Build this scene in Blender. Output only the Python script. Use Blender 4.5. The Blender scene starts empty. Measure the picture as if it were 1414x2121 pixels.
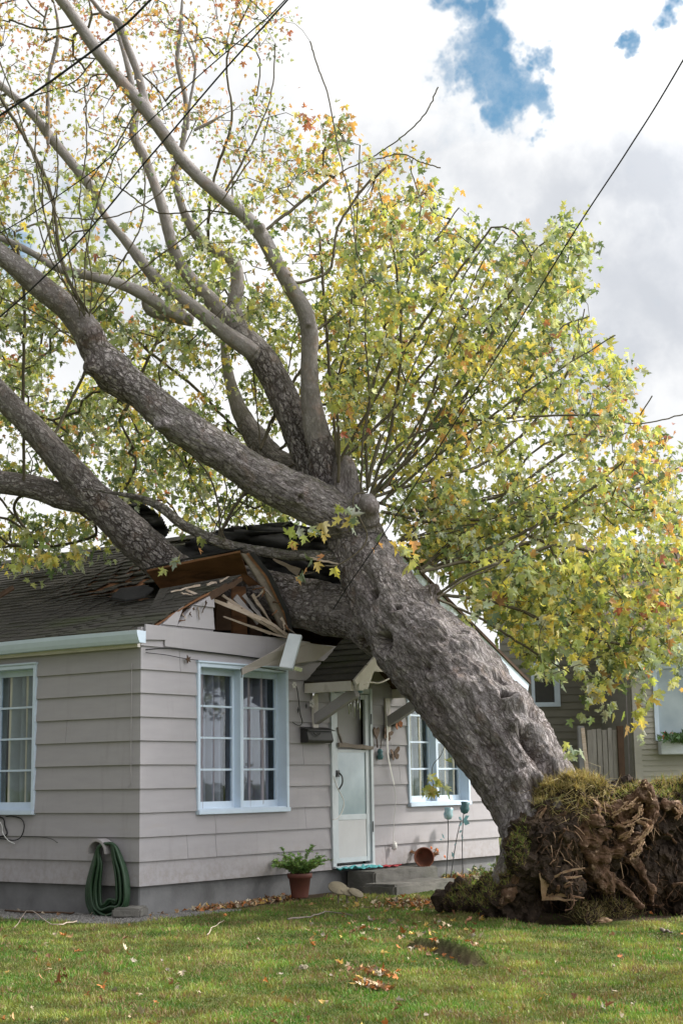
import bpy, bmesh, math, random
import numpy as np
from mathutils import Vector, Matrix, noise as mnoise
from mathutils.bvhtree import BVHTree
random.seed(7); rng = np.random.default_rng(7)
S = bpy.context.scene
COL = S.collection
# ------------------------------------------------------------------ camera (solved from the wall's vanishing points)
CEN = np.array([707, 1060.5]); VPL = np.array([-3753, 1683.]); VPR = np.array([3159, 1585.])
F = math.sqrt(-((VPL-CEN) @ (VPR-CEN)))
def _d(v):
    a = np.array([v[0]-CEN[0], -(v[1]-CEN[1]), -F]); return a/np.linalg.norm(a)
AX = _d(VPR); AY = _d(VPL); AZ = np.cross(AX, AY)
RM = np.stack([AX, AY, AZ])
def ray(px, py): return RM @ np.array([(px-CEN[0])/F, -(py-CEN[1])/F, -1.0])
CAM = np.array([0, 0, 0.30]) - 16.3*ray(288, 1837)
def at(px, py, t): return CAM + t*ray(px, py)
def front(px, py, y=0.0):
    r = ray(px, py); return CAM + (y-CAM[1])/r[1]*r
def side(px, py, x=0.0):
    r = ray(px, py); return CAM + (x-CAM[0])/r[0]*r
def proj(P):
    q = (np.asarray(P)-CAM) @ RM
    return np.stack([CEN[0]-F*q[..., 0]/q[..., 2], CEN[1]+F*q[..., 1]/q[..., 2], -q[..., 2]], -1)
RIGHT = RM @ np.array([1., 0, 0]); UPV = RM @ np.array([0, 1., 0]); FWD = RM @ np.array([0, 0, -1.])
cd = bpy.data.cameras.new('camera'); cam = bpy.data.objects.new('camera', cd); COL.objects.link(cam)
m4 = Matrix([list(RM[i]) + [CAM[i]] for i in range(3)] + [[0, 0, 0, 1]]); cam.matrix_world = m4
cd.sensor_fit = 'HORIZONTAL'; cd.sensor_width = 24; cd.lens = F/1414*24
cd.clip_start = 0.1; cd.clip_end = 3000
S.camera = cam
S.render.resolution_x = 682; S.render.resolution_y = 1024
S.view_settings.view_transform = 'Standard'; S.view_settings.look = 'None'
S.view_settings.exposure = 0.25; S.view_settings.gamma = 1
# ------------------------------------------------------------------ light
fh = np.array([FWD[0], FWD[1]]); fh /= np.linalg.norm(fh); rh = np.array([fh[1], -fh[0]])
SUN_EL = math.radians(42)
sh = rh*0.86 + fh*0.28; sh /= np.linalg.norm(sh)        # sun from the right, a little behind the house
sdir = Vector((sh[0]*math.cos(SUN_EL), sh[1]*math.cos(SUN_EL), math.sin(SUN_EL)))
sl = bpy.data.lights.new('sun', 'SUN'); sl.energy = 4.6; sl.angle = math.radians(5); sl.color = (1.0, 0.95, 0.87)
so = bpy.data.objects.new('sun', sl); COL.objects.link(so); so.rotation_euler = sdir.to_track_quat('Z', 'Y').to_euler()
so.location = (0, 0, 30)
W = bpy.data.worlds.new('World'); S.world = W; W.use_nodes = True
nt = W.node_tree; nt.nodes.clear()
class N:
    def __init__(s, tree): s.t = tree
    def n(s, typ, **kw):
        nd = s.t.nodes.new(typ)
        for k, v in kw.items():
            if k.startswith('i_'):
                key = k[2:]; key = int(key) if key.isdigit() else key.replace('_', ' ')
                inp = nd.inputs[key]
                if hasattr(v, 'is_output') : s.t.links.new(v, inp)
                else: inp.default_value = v
            else: setattr(nd, k, v)
        return nd
    def math(s, op, a, b=None, c=None, clamp=False):
        nd = s.t.nodes.new('ShaderNodeMath'); nd.operation = op; nd.use_clamp = clamp
        for i, v in enumerate((a, b, c)):
            if v is None: continue
            if hasattr(v, 'is_output'): s.t.links.new(v, nd.inputs[i])
            else: nd.inputs[i].default_value = v
        return nd.outputs[0]
    def ramp(s, fac, stops, interp='LINEAR'):
        nd = s.t.nodes.new('ShaderNodeValToRGB'); s.t.links.new(fac, nd.inputs[0]); nd.color_ramp.interpolation = interp
        els = nd.color_ramp.elements
        while len(els) < len(stops): els.new(0.5)
        for e, (p, c) in zip(els, stops):
            e.position = p; e.color = (c[0], c[1], c[2], 1) if not isinstance(c, (int, float)) else (c, c, c, 1)
        return nd.outputs[0]
    def mix(s, fac, a, b, blend='MIX'):
        nd = s.t.nodes.new('ShaderNodeMix'); nd.data_type = 'RGBA'; nd.blend_type = blend
        for i, v in ((0, fac), (6, a), (7, b)):
            if hasattr(v, 'is_output'): s.t.links.new(v, nd.inputs[i])
            else: nd.inputs[i].default_value = v if isinstance(v, (int, float)) else (v[0], v[1], v[2], 1)
        return nd.outputs[2]
    def noise(s, vec, scale, detail=4, rough=0.5, dist=0.0, out=0):
        nd = s.t.nodes.new('ShaderNodeTexNoise'); s.t.links.new(vec, nd.inputs['Vector'])
        nd.inputs['Scale'].default_value = scale; nd.inputs['Detail'].default_value = detail
        nd.inputs['Roughness'].default_value = rough; nd.inputs['Distortion'].default_value = dist
        return nd.outputs[out]
    def mapping(s, vec, scale=(1, 1, 1), loc=(0, 0, 0), rot=(0, 0, 0)):
        nd = s.t.nodes.new('ShaderNodeMapping'); s.t.links.new(vec, nd.inputs[0])
        nd.inputs['Scale'].default_value = scale; nd.inputs['Location'].default_value = loc; nd.inputs['Rotation'].default_value = rot
        return nd.outputs[0]
    def attr(s, name, out='Fac'):
        nd = s.t.nodes.new('ShaderNodeAttribute'); nd.attribute_name = name; return nd.outputs[out]
    def sep(s, vec):
        nd = s.t.nodes.new('ShaderNodeSeparateXYZ'); s.t.links.new(vec, nd.inputs[0]); return nd.outputs
    def bump(s, h, strength=0.5, dist=0.01, normal=None):
        nd = s.t.nodes.new('ShaderNodeBump'); s.t.links.new(h, nd.inputs['Height'])
        nd.inputs['Strength'].default_value = strength; nd.inputs['Distance'].default_value = dist
        if normal: s.t.links.new(normal, nd.inputs['Normal'])
        return nd.outputs[0]

w = N(nt)
out = w.n('ShaderNodeOutputWorld')
sky = w.n('ShaderNodeTexSky'); sky.sky_type = 'NISHITA'; sky.sun_disc = False
sky.sun_elevation = SUN_EL; sky.sun_rotation = math.atan2(sh[0], sh[1])
sky.air_density = 1.0; sky.dust_density = 0.3; sky.ozone_density = 2.0
skyc = w.mix(1.0, sky.outputs[0], (0.95, 1.22, 1.12), 'MULTIPLY')
bg1 = w.n('ShaderNodeBackground', i_Strength=0.10); nt.links.new(skyc, bg1.inputs[0])
tc = w.n('ShaderNodeTexCoord'); gen = tc.outputs['Generated']
dn = w.noise(gen, 9, 6, 0.6, out=1)
va = w.n('ShaderNodeVectorMath', operation='MULTIPLY_ADD'); nt.links.new(dn, va.inputs[0])
va.inputs[1].default_value = (0.13,)*3
nt.links.new(gen, va.inputs[2]); vsub = w.n('ShaderNodeVectorMath', operation='SUBTRACT'); nt.links.new(va.outputs[0], vsub.inputs[0]); vsub.inputs[1].default_value = (0.065,)*3
wdir = vsub.outputs[0]
dn2 = w.noise(gen, 34, 4, 0.6, out=1)
vb = w.n('ShaderNodeVectorMath', operation='MULTIPLY_ADD'); nt.links.new(dn2, vb.inputs[0]); vb.inputs[1].default_value = (0.05,)*3
nt.links.new(wdir, vb.inputs[2]); vsub2 = w.n('ShaderNodeVectorMath', operation='SUBTRACT'); nt.links.new(vb.outputs[0], vsub2.inputs[0]); vsub2.inputs[1].default_value = (0.025,)*3
wdir = vsub2.outputs[0]
def blob(px, py, r, soft=0.6):
    d = ray(px, py); d = d/np.linalg.norm(d)
    ds = w.n('ShaderNodeVectorMath', operation='DISTANCE'); nt.links.new(wdir, ds.inputs[0]); ds.inputs[1].default_value = tuple(d)
    R_ = r/F
    mr = w.n('ShaderNodeMapRange'); nt.links.new(ds.outputs['Value'], mr.inputs[0])
    mr.inputs[1].default_value = R_*(1-soft); mr.inputs[2].default_value = R_*(1+soft); mr.inputs[3].default_value = 1; mr.inputs[4].default_value = 0
    mr.interpolation_type = 'SMOOTHSTEP'
    return mr.outputs[0]
def mx(lst):
    a = lst[0]
    for b in lst[1:]: a = w.math('MAXIMUM', a, b)
    return a
def inv(b, k): return w.math('MULTIPLY', b, k)
blue = mx([blob(940, 10, 62, .7), blob(925, 80, 55, .7), blob(965, 135, 78, .5), blob(1020, 178, 62, .5), blob(1075, 172, 60, .5), inv(blob(880, 160, 42, .8), .7), inv(blob(930, 225, 55, .9), .6),
           inv(blob(1335, 75, 34, .6), .95), blob(1405, 22, 38, .7), inv(blob(1290, 240, 45, .9), .25), inv(blob(20, 585, 60, .8), .8), inv(blob(130, 420, 90, .9), .35), blob(2600, -600, 420, .7), blob(-1500, -400, 500, .7)])
grey = mx([inv(blob(1000, 370, 110, .8), .75), blob(1150, 420, 130, .8), blob(1330, 420, 130, .8), blob(1330, 620, 160, .8), blob(1240, 760, 120, .8), inv(blob(860, 330, 100, .9), .7), inv(blob(1500, 500, 200, .8), .9),
           inv(blob(560, 330, 140, .9), .45), inv(blob(100, 430, 260, .9), .5), inv(blob(250, 620, 200, .9), .5), inv(blob(1380, 940, 120, .9), .4), blob(2400, 400, 600, .8)])
cn = w.noise(gen, 14, 5, 0.55)
cn_ = w.math('SUBTRACT', cn, 0.5)
greyn = w.math('MULTIPLY_ADD', cn_, 0.7, grey)
greyn = w.math('MULTIPLY', w.math('MAXIMUM', greyn, 0.0), 1.0, clamp=True)
ccol = w.ramp(greyn, [(0.0, (0.90, 0.905, 0.91)), (0.30, (0.82, 0.83, 0.845)), (0.75, (0.66, 0.68, 0.715)), (1.0, (0.57, 0.595, 0.64))])
cn2 = w.math('SUBTRACT', w.noise(gen, 42, 6, 0.62), 0.5)
hole = w.ramp(w.math('MULTIPLY_ADD', cn2, 0.8, w.math('MULTIPLY_ADD', cn_, 0.7, blue)), [(0.10, 0.0), (0.38, 0.12), (0.66, 0.6), (1.0, 1.0)])
# clouds beyond the frame are brighter towards the sun
sd = w.n('ShaderNodeVectorMath', operation='DOT_PRODUCT'); nt.links.new(gen, sd.inputs[0]); sd.inputs[1].default_value = tuple(sdir)
glow = w.n('ShaderNodeMapRange'); nt.links.new(sd.outputs['Value'], glow.inputs[0])
for i, v in enumerate((0.55, 1.0, 1.0, 2.2)): glow.inputs[i+1].default_value = v
bd = w.n('ShaderNodeVectorMath', operation='DOT_PRODUCT'); nt.links.new(gen, bd.inputs[0]); bd.inputs[1].default_value = (0, -1, 0)
bl = w.n('ShaderNodeVectorMath', operation='DOT_PRODUCT'); nt.links.new(gen, bl.inputs[0]); bl.inputs[1].default_value = (-1, 0, 0)
g2 = w.math('MULTIPLY_ADD', w.math('MAXIMUM', bd.outputs['Value'], 0.0), 1.15, 1.0)     # unseen street-side sky brightened as added fill on the front wall,
g3 = w.math('MULTIPLY_ADD', w.math('MAXIMUM', bl.outputs['Value'], 0.0), -0.85, g2)     # unseen left sky dimmed to darken the side wall
cstr = w.math('MULTIPLY', glow.outputs[0], w.math('MAXIMUM', g3, 0.3))
bg2 = w.n('ShaderNodeBackground'); nt.links.new(ccol, bg2.inputs[0]); nt.links.new(cstr, bg2.inputs[1])
ms = w.n('ShaderNodeMixShader'); nt.links.new(hole, ms.inputs[0]); nt.links.new(bg2.outputs[0], ms.inputs[1]); nt.links.new(bg1.outputs[0], ms.inputs[2])
nt.links.new(ms.outputs[0], out.inputs[0])

# ------------------------------------------------------------------ materials
def newmat(name):
    m = bpy.data.materials.new(name); m.use_nodes = True; t = m.node_tree; t.nodes.clear(); k = N(t)
    o = k.n('ShaderNodeOutputMaterial'); b = k.n('ShaderNodeBsdfPrincipled'); t.links.new(b.outputs[0], o.inputs[0])
    return m, k, b, o
def pbr(name, c1, c2=None, scale=6, rough=0.7, bump=0.2, bscale=40, stretch=(1, 1, 1), dist=0.004, spec=0.3, metal=0, c3=None, s3=1.2, thr=(0.45, 0.7), alpha=None):
    m, k, b, o = newmat(name); t = k.t
    tcn = k.n('ShaderNodeTexCoord'); v = k.mapping(tcn.outputs['Object'], stretch)
    if c2 is None: c2 = tuple(x*0.82 for x in c1)
    n1 = k.noise(v, scale, 6, 0.62)
    c = k.mix(k.ramp(n1, [(0.3, 0), (0.7, 1)]), c1, c2)
    if c3 is not None:
        n3 = k.noise(v, s3, 7, 0.65, 0.3); c = k.mix(k.ramp(n3, [(thr[0], 0), (thr[1], 1)]), c, c3)
    t.links.new(c, b.inputs['Base Color'])
    b.inputs['Roughness'].default_value = rough; b.inputs['Metallic'].default_value = metal; b.inputs['Specular IOR Level'].default_value = spec
    if bump: t.links.new(k.bump(k.noise(v, bscale, 5, 0.6), bump, dist), b.inputs['Normal'])
    return m
M = {}
M['siding'] = pbr('painted_siding', (0.358, 0.340, 0.360), (0.326, 0.310, 0.330), 2.2, 0.75, 0.25, 60, (1, 1, 6), 0.002, c3=(0.34, 0.31, 0.30), s3=1.6, thr=(0.58, 0.85))
def _dirty():
    m = M['siding']; t = m.node_tree; k = N(t); b = [n for n in t.nodes if n.type == 'BSDF_PRINCIPLED'][0]
    src = b.inputs['Base Color'].links[0].from_socket; co = k.n('ShaderNodeTexCoord').outputs['Object']; z = k.sep(co)[2]
    zm = k.n('ShaderNodeMapRange'); t.links.new(z, zm.inputs[0]); zm.inputs[1].default_value = .30; zm.inputs[2].default_value = .75; zm.inputs[3].default_value = .55; zm.inputs[4].default_value = 0
    f = k.math('MULTIPLY', zm.outputs[0], k.ramp(k.noise(co, 14, 6, .7), [(.4, 0.0), (.65, 1.0)]))
    c = k.mix(f, src, (0.22, 0.19, 0.16))
    st = k.ramp(k.noise(k.mapping(co, (1, 1, .12)), 7, 5, .7), [(.56, 0.0), (.72, .35)])
    c = k.mix(st, c, (0.25, 0.235, 0.235)); t.links.new(c, b.inputs['Base Color'])
_dirty()
M['white'] = pbr('skyblue_white_paint', (0.58, 0.68, 0.80), (0.52, 0.61, 0.72), 5, 0.55, 0.15, 30, dist=0.002)  # blue of sky-lit shade mixed into the white colour
M['trim'] = pbr('cream_trim_paint', (0.62, 0.58, 0.54), (0.52, 0.48, 0.44), 7, 0.65, 0.2, 30, c3=(0.35, 0.31, 0.27), s3=4, thr=(0.6, 0.8))
M['tan'] = pbr('tan_sheet', (0.33, 0.30, 0.275), (0.28, 0.25, 0.23), 4, 0.8, 0.2, 20)
M['bracket'] = pbr('bracket_paint', (0.36, 0.34, 0.35), (0.30, 0.28, 0.29), 6, 0.7, 0.2, 40)
M['alu'] = pbr('white_aluminium', (0.52, 0.56, 0.59), (0.44, 0.48, 0.51), 6, 0.4, 0.1, 20, spec=0.5)
M['doorpanel'] = pbr('door_panel', (0.52, 0.52, 0.53), (0.46, 0.46, 0.47), 4, 0.5, 0.1, 20)
M['innerdoor'] = pbr('inner_door_grey', (0.28, 0.27, 0.27), (0.32, 0.31, 0.31), 3, 0.6, 0.1, 20)
M['concrete'] = pbr('concrete', (0.19, 0.18, 0.165), (0.12, 0.115, 0.105), 5, 0.9, 0.6, 45, dist=0.008, c3=(0.08, 0.085, 0.07), s3=2.2, thr=(0.5, 0.75))
M['found'] = pbr('foundation_concrete', (0.20, 0.20, 0.205), (0.14, 0.14, 0.145), 3, 0.9, 0.4, 35, dist=0.006, c3=(0.09, 0.09, 0.09), s3=1.5, thr=(0.5, 0.8))
M['shingle'] = pbr('asphalt_shingle', (0.035, 0.033, 0.030), (0.060, 0.055, 0.048), 9, 0.95, 0.8, 120, (1, .35, 1), 0.006, c3=(0.050, 0.062, 0.026), s3=1.1, thr=(0.5, 0.72))
M['felt'] = pbr('roofing_felt', (0.016, 0.016, 0.017), (0.030, 0.029, 0.029), 5, 0.85, 0.6, 30, dist=0.01)
M['ply'] = pbr('raw_sheathing', (0.24, 0.115, 0.055), (0.15, 0.07, 0.035), 3, 0.8, 0.5, 14, (1, 1, 5), 0.006, c3=(0.07, 0.035, 0.02), s3=2.2, thr=(0.5, 0.7))
M['oldwood'] = pbr('weathered_wood', (0.26, 0.22, 0.19), (0.17, 0.14, 0.12), 5, 0.85, 0.6, 22, (1, 1, 4), 0.005)
M['darkwood'] = pbr('dark_old_wood', (0.085, 0.05, 0.032), (0.05, 0.03, 0.02), 5, 0.9, 0.6, 22, dist=0.006)
M['splinter'] = pbr('splintered_wood', (0.50, 0.42, 0.36), (0.35, 0.27, 0.21), 10, 0.8, 0.6, 30, (1, 1, 4), 0.004)
M['dark'] = pbr('interior_shade', (0.02, 0.019, 0.018), (0.012, 0.012, 0.012), 2, 0.95, 0)  # near-black colour stands in for shade inside the rooms and loft
M['curtain'] = pbr('curtain_cloth', (0.29, 0.265, 0.295), (0.22, 0.20, 0.225), 5, 0.9, 0.1, 60)
M['curtain2'] = pbr('cream_curtain_cloth', (0.50, 0.49, 0.41), (0.40, 0.39, 0.33), 5, 0.9, 0.1, 60)
M['black'] = pbr('black_metal', (0.02, 0.02, 0.022), (0.03, 0.03, 0.03), 8, 0.45, 0.1, 30, spec=0.5)
M['mailbox'] = pbr('black_enamel', (0.018, 0.017, 0.018), (0.028, 0.026, 0.026), 8, 0.5, 0.15, 20, spec=0.5)
M['cable'] = pbr('black_cable', (0.015, 0.016, 0.018), None, 8, 0.6, 0)
M['wcable'] = pbr('white_cord', (0.62, 0.62, 0.62), None, 8, 0.6, 0)
M['hose'] = pbr('green_hose', (0.018, 0.055, 0.022), (0.012, 0.036, 0.016), 14, 0.45, 0.1, 50, spec=0.5)
M['terra'] = pbr('terracotta', (0.33, 0.13, 0.085), (0.25, 0.10, 0.065), 7, 0.8, 0.3, 30, c3=(0.20, 0.11, 0.09), s3=3, thr=(.5, .75))
M['terra2'] = pbr('brown_plastic', (0.17, 0.062, 0.048), (0.13, 0.05, 0.04), 7, 0.6, 0.15, 30)
M['stone'] = pbr('pale_stone', (0.27, 0.23, 0.16), (0.17, 0.15, 0.11), 9, 0.9, 0.5, 30)
M['teal'] = pbr('teal_mat', (0.06, 0.28, 0.30), (0.10, 0.40, 0.42), 16, 0.8, 0.5, 60)
M['red'] = pbr('red_cloth', (0.35, 0.04, 0.05), None, 8, 0.8, 0.3, 30)
M['rust'] = pbr('orange_wing', (0.42, 0.15, 0.05), (0.16, 0.06, 0.03), 60, 0.6, 0.2, 60)
M['brownwing'] = pbr('brown_wing', (0.20, 0.13, 0.09), (0.10, 0.065, 0.045), 45, 0.6, 0.2, 60)
M['bluemetal'] = pbr('teal_enamel', (0.08, 0.20, 0.22), (0.05, 0.09, 0.10), 40, 0.5, 0.3, 60)
M['soil'] = pbr('dark_soil', (0.050, 0.034, 0.024), (0.024, 0.016, 0.012), 7, 0.95, 1.0, 26, dist=0.03, c3=(0.10, 0.068, 0.045), s3=3.2, thr=(0.52, 0.72))
M['rootwood'] = pbr('root_bark', (0.15, 0.085, 0.05), (0.06, 0.034, 0.022), 9, 0.85, 1.0, 30, dist=0.02, c3=(0.34, 0.235, 0.165), s3=9, thr=(0.56, 0.68))
M['palewood'] = pbr('torn_wood', (0.50, 0.36, 0.24), (0.33, 0.20, 0.12), 12, 0.8, 0.9, 40, dist=0.012, c3=(0.20, 0.10, 0.06), s3=5, thr=(0.5, 0.7))
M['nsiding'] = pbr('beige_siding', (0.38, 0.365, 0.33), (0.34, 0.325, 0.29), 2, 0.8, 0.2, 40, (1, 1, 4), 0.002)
M['nsiding_shade'] = pbr('shaded_siding', (0.21, 0.205, 0.175), (0.17, 0.165, 0.14), 2, 0.8, 0.2, 40, (1, 1, 4), 0.002)  # shaded copy of the beige siding, shade put into the colour
M['nroof'] = pbr('brown_shingle', (0.10, 0.075, 0.065), (0.07, 0.05, 0.045), 12, 0.95, 0.6, 60)
M['fence'] = pbr('weathered_boards', (0.25, 0.235, 0.22), (0.15, 0.14, 0.13), 4, 0.9, 0.6, 20, (3, 3, .6), 0.005)
M['gravel'] = pbr('grey_gravel', (0.22, 0.21, 0.20), (0.11, 0.105, 0.10), 30, 0.95, 0.5, 80)
M['blossom'] = pbr('white_blossom', (0.7, 0.68, 0.66), None, 8, 0.7, 0)
M['flower_r'] = pbr('red_blossom', (0.45, 0.02, 0.06), None, 8, 0.7, 0)
M['flower_o'] = pbr('orange_blossom', (0.65, 0.16, 0.03), None, 8, 0.7, 0)
M['blueglass'] = pbr('blue_glass', (0.42, 0.55, 0.60), (0.25, 0.45, 0.5), 20, 0.25, 0, spec=0.6)
M['silver'] = pbr('silver_metal', (0.62, 0.62, 0.62), None, 8, 0.25, 0, metal=0.9)
def glassmat(name, tint=(0.9, 0.95, 1.0), refl=0.02, tfac=0.92):
    m, k, b, o = newmat(name); t = k.t; t.nodes.remove(b)
    g = k.n('ShaderNodeBsdfGlossy', i_Roughness=0.03); g.inputs[0].default_value = (0.9, 0.93, 0.95, 1)
    tr = k.n('ShaderNodeBsdfTransparent'); tr.inputs[0].default_value = (tint[0]*tfac, tint[1]*tfac, tint[2]*tfac, 1)
    lw = k.n('ShaderNodeLayerWeight'); fr5 = k.math('MULTIPLY_ADD', k.math('POWER', lw.outputs['Facing'], 5.0), 0.8, 0.03)
    tcn = k.n('ShaderNodeTexCoord'); bm = k.bump(k.noise(tcn.outputs['Object'], 2.5, 2, 0.5), 0.08, 0.02)
    t.links.new(bm, g.inputs['Normal'])
    f = k.math('ADD', fr5, refl*0.35)
    mxs = k.n('ShaderNodeMixShader'); t.links.new(f, mxs.inputs[0]); t.links.new(tr.outputs[0], mxs.inputs[1]); t.links.new(g.outputs[0], mxs.inputs[2])
    t.links.new(mxs.outputs[0], o.inputs[0]); return m
M['glass'] = glassmat('window_glass')
M['doorglass'] = glassmat('storm_door_glass', refl=0.5)
def leafmat(name, rough=0.5, trans=0.42, pale=0.4):
    m, k, b, o = newmat(name); t = k.t
    c = k.attr('col', 'Color'); geo = k.n('ShaderNodeNewGeometry')
    tcn = k.n('ShaderNodeTexCoord'); n1 = k.noise(tcn.outputs['Object'], 30, 3, .6)
    c = k.mix(1.0, c, k.ramp(n1, [(0.25, 0.78), (0.75, 1.15)]), 'MULTIPLY')
    pc = k.mix(pale, c, (0.52, 0.56, 0.48)); cc = k.mix(geo.outputs['Backfacing'], c, pc)
    t.links.new(cc, b.inputs['Base Color']); b.inputs['Roughness'].default_value = rough; b.inputs['Specular IOR Level'].default_value = 0.35
    tl = k.n('ShaderNodeBsdfTranslucent'); t.links.new(k.mix(1.0, c, (1.25, 1.15, 0.6), 'MULTIPLY'), tl.inputs[0])
    mxs = k.n('ShaderNodeMixShader', i_0=trans); t.links.new(b.outputs[0], mxs.inputs[1]); t.links.new(tl.outputs[0], mxs.inputs[2])
    t.links.new(mxs.outputs[0], o.inputs[0]); return m
M['leaf'] = leafmat('maple_leaf')
M['grass'] = leafmat('grass_blade', 0.6, 0.3, 0.0)
M['litter'] = leafmat('dry_leaf', 0.8, 0.1, 0.0)
M['foliage'] = leafmat('plant_leaf', 0.5, 0.3, 0.1)
def barkmat():
    m, k, b, o = newmat('maple_bark'); t = k.t
    v = k.attr('bc', 'Vector'); sm = k.attr('smooth'); scar = k.attr('scar'); moss = k.attr('moss')
    vs = k.mapping(v, (1, 1, 0.30))
    dis = k.noise(vs, 9, 3, 0.6, out=1)
    vv = k.n('ShaderNodeVectorMath', operation='MULTIPLY_ADD'); t.links.new(dis, vv.inputs[0]); vv.inputs[1].default_value = (0.24,)*3; t.links.new(vs, vv.inputs[2])
    vs2 = k.mapping(v, (1, 1, 0.5))
    d2 = k.noise(vs2, 16, 4, 0.65, out=1)
    vw = k.n('ShaderNodeVectorMath', operation='MULTIPLY_ADD'); t.links.new(d2, vw.inputs[0]); vw.inputs[1].default_value = (0.10,)*3; t.links.new(vs2, vw.inputs[2])
    def vor(sc, feat, vec):
        q = k.n('ShaderNodeTexVoronoi', feature=feat); t.links.new(vec, q.inputs['Vector']); q.inputs['Scale'].default_value = sc; return q
    e1 = vor(16, 'DISTANCE_TO_EDGE', vw.outputs[0]).outputs[0]; c1 = k.sep(vor(16, 'F1', vw.outputs[0]).outputs['Color'])[0]
    e2 = vor(36, 'DISTANCE_TO_EDGE', vw.outputs[0]).outputs[0]; c2 = k.sep(vor(36, 'F1', vw.outputs[0]).outputs['Color'])[1]
    n1 = k.noise(vs, 3.0, 6, 0.65); n2 = k.noise(vs, 30, 6, 0.72); n4 = k.noise(vs, 1.6, 4, 0.6); n5 = k.noise(k.mapping(v, (1, 1, 0.22)), 42, 6, 0.75, 0.2)
    base = k.ramp(n1, [(0.25, (0.28, 0.24, 0.235)), (0.5, (0.40, 0.36, 0.365)), (0.75, (0.54, 0.50, 0.51))])
    sb = k.mix(k.ramp(k.noise(k.mapping(v, (1, 1, .5)), 9, 6, .7), [(0.50, 0.0), (0.66, 0.55)]), k.ramp(n1, [(0.25, (0.24, 0.215, 0.21)), (0.6, (0.34, 0.315, 0.32)), (0.8, (0.44, 0.415, 0.42))]), (0.16, 0.135, 0.125))
    flake = k.math('ADD', k.math('MULTIPLY', c1, 0.6), k.math('MULTIPLY', c2, 0.4))
    tone = k.math('MULTIPLY_ADD', flake, 0.62, 0.68)
    tv = k.n('ShaderNodeCombineXYZ'); [t.links.new(tone, tv.inputs[i]) for i in range(3)]
    rough_ = k.mix(1.0, base, tv.outputs[0], 'MULTIPLY')
    edge = k.math('MULTIPLY', k.ramp(e1, [(0.0, 0.0), (0.05, 0.25), (0.13, 1.0)]), k.ramp(e2, [(0.0, 0.25), (0.10, 1.0)]))
    fib = k.ramp(n5, [(0.38, 0.0), (0.47, 0.7), (0.54, 1.0)])
    selv = k.ramp(n4, [(0.42, 0.0), (0.56, 1.0)])
    cm = k.math('ADD', k.math('MULTIPLY', selv, edge), k.math('MULTIPLY', k.math('SUBTRACT', 1.0, selv), k.math('MULTIPLY_ADD', edge, .45, k.math('MULTIPLY', fib, .55))), clamp=True)
    cm = k.math('MAXIMUM', cm, k.math('MULTIPLY', sm, 0.85))
    base = k.mix(sm, rough_, sb)
    col = k.mix(cm, (0.07, 0.052, 0.048), base)
    col = k.mix(k.ramp(n2, [(0.36, 0.35), (0.5, 0.0)]), col, (0.14, 0.112, 0.105))
    col = k.mix(k.ramp(k.noise(v, 4, 5, .65), [(0.56, 0.0), (0.70, 0.5)]), col, (0.30, 0.20, 0.16))
    col = k.mix(k.ramp(k.noise(v, 7, 5, .65), [(0.60, 0.0), (0.74, 0.3)]), col, (0.46, 0.45, 0.43))
    mo = k.math('MULTIPLY', moss, k.ramp(k.noise(v, 16, 5, .7), [(0.42, 0.0), (0.62, 0.8)]))
    col = k.mix(mo, col, (0.12, 0.135, 0.06))
    col = k.mix(k.math('MULTIPLY', scar, k.ramp(n2, [(0.3, 0.6), (0.7, 1.0)]), clamp=True), col, (0.065, 0.032, 0.022))
    t.links.new(col, b.inputs['Base Color']); b.inputs['Roughness'].default_value = 0.8; b.inputs['Specular IOR Level'].default_value = 0.3
    h = k.math('ADD', k.math('ADD', k.math('MULTIPLY', cm, 1.0), k.math('MULTIPLY', flake, 1.2)), k.math('MULTIPLY', n2, 0.5))
    h = k.math('MULTIPLY', h, k.math('MULTIPLY_ADD', sm, -0.8, 1.0))
    t.links.new(k.bump(h, 1.0, 0.03), b.inputs['Normal'])
    return m
M['bark'] = barkmat()
M['twig'] = pbr('twig_bark', (0.105, 0.085, 0.06), (0.075, 0.068, 0.04), 8, 0.8, 0.2, 40)

# ------------------------------------------------------------------ numpy noise
def _h(i, j, k, s):
    n = (i*374761393 + j*668265263 + k*2147483647 + s*1274126177) & 0xffffffff
    n = ((n ^ (n >> 13))*1274126177) & 0xffffffff
    return n ^ (n >> 16)
def perlin(P, seed=0):
    P = np.asarray(P, float); I = np.floor(P).astype(np.int64); f_ = P-I; u = f_*f_*f_*(f_*(f_*6-15)+10)
    r = 0
    for dx in (0, 1):
        for dy in (0, 1):
            for dz in (0, 1):
                h = _h(I[:, 0]+dx, I[:, 1]+dy, I[:, 2]+dz, seed)
                g = np.stack([(h & 1023)/511.5-1, ((h >> 10) & 1023)/511.5-1, ((h >> 20) & 1023)/511.5-1], -1)
                dd = f_-np.array([dx, dy, dz])
                wgt = (u[:, 0] if dx else 1-u[:, 0])*(u[:, 1] if dy else 1-u[:, 1])*(u[:, 2] if dz else 1-u[:, 2])
                r = r+wgt*(g*dd).sum(1)
    return r
def fbm(P, oct=4, seed=0, gain=0.5):
    a = 1.0; r = 0; P = np.asarray(P, float)
    for o in range(oct):
        r = r+a*perlin(P*2**o+o*13.7, seed+o); a *= gain
    return r
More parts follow.
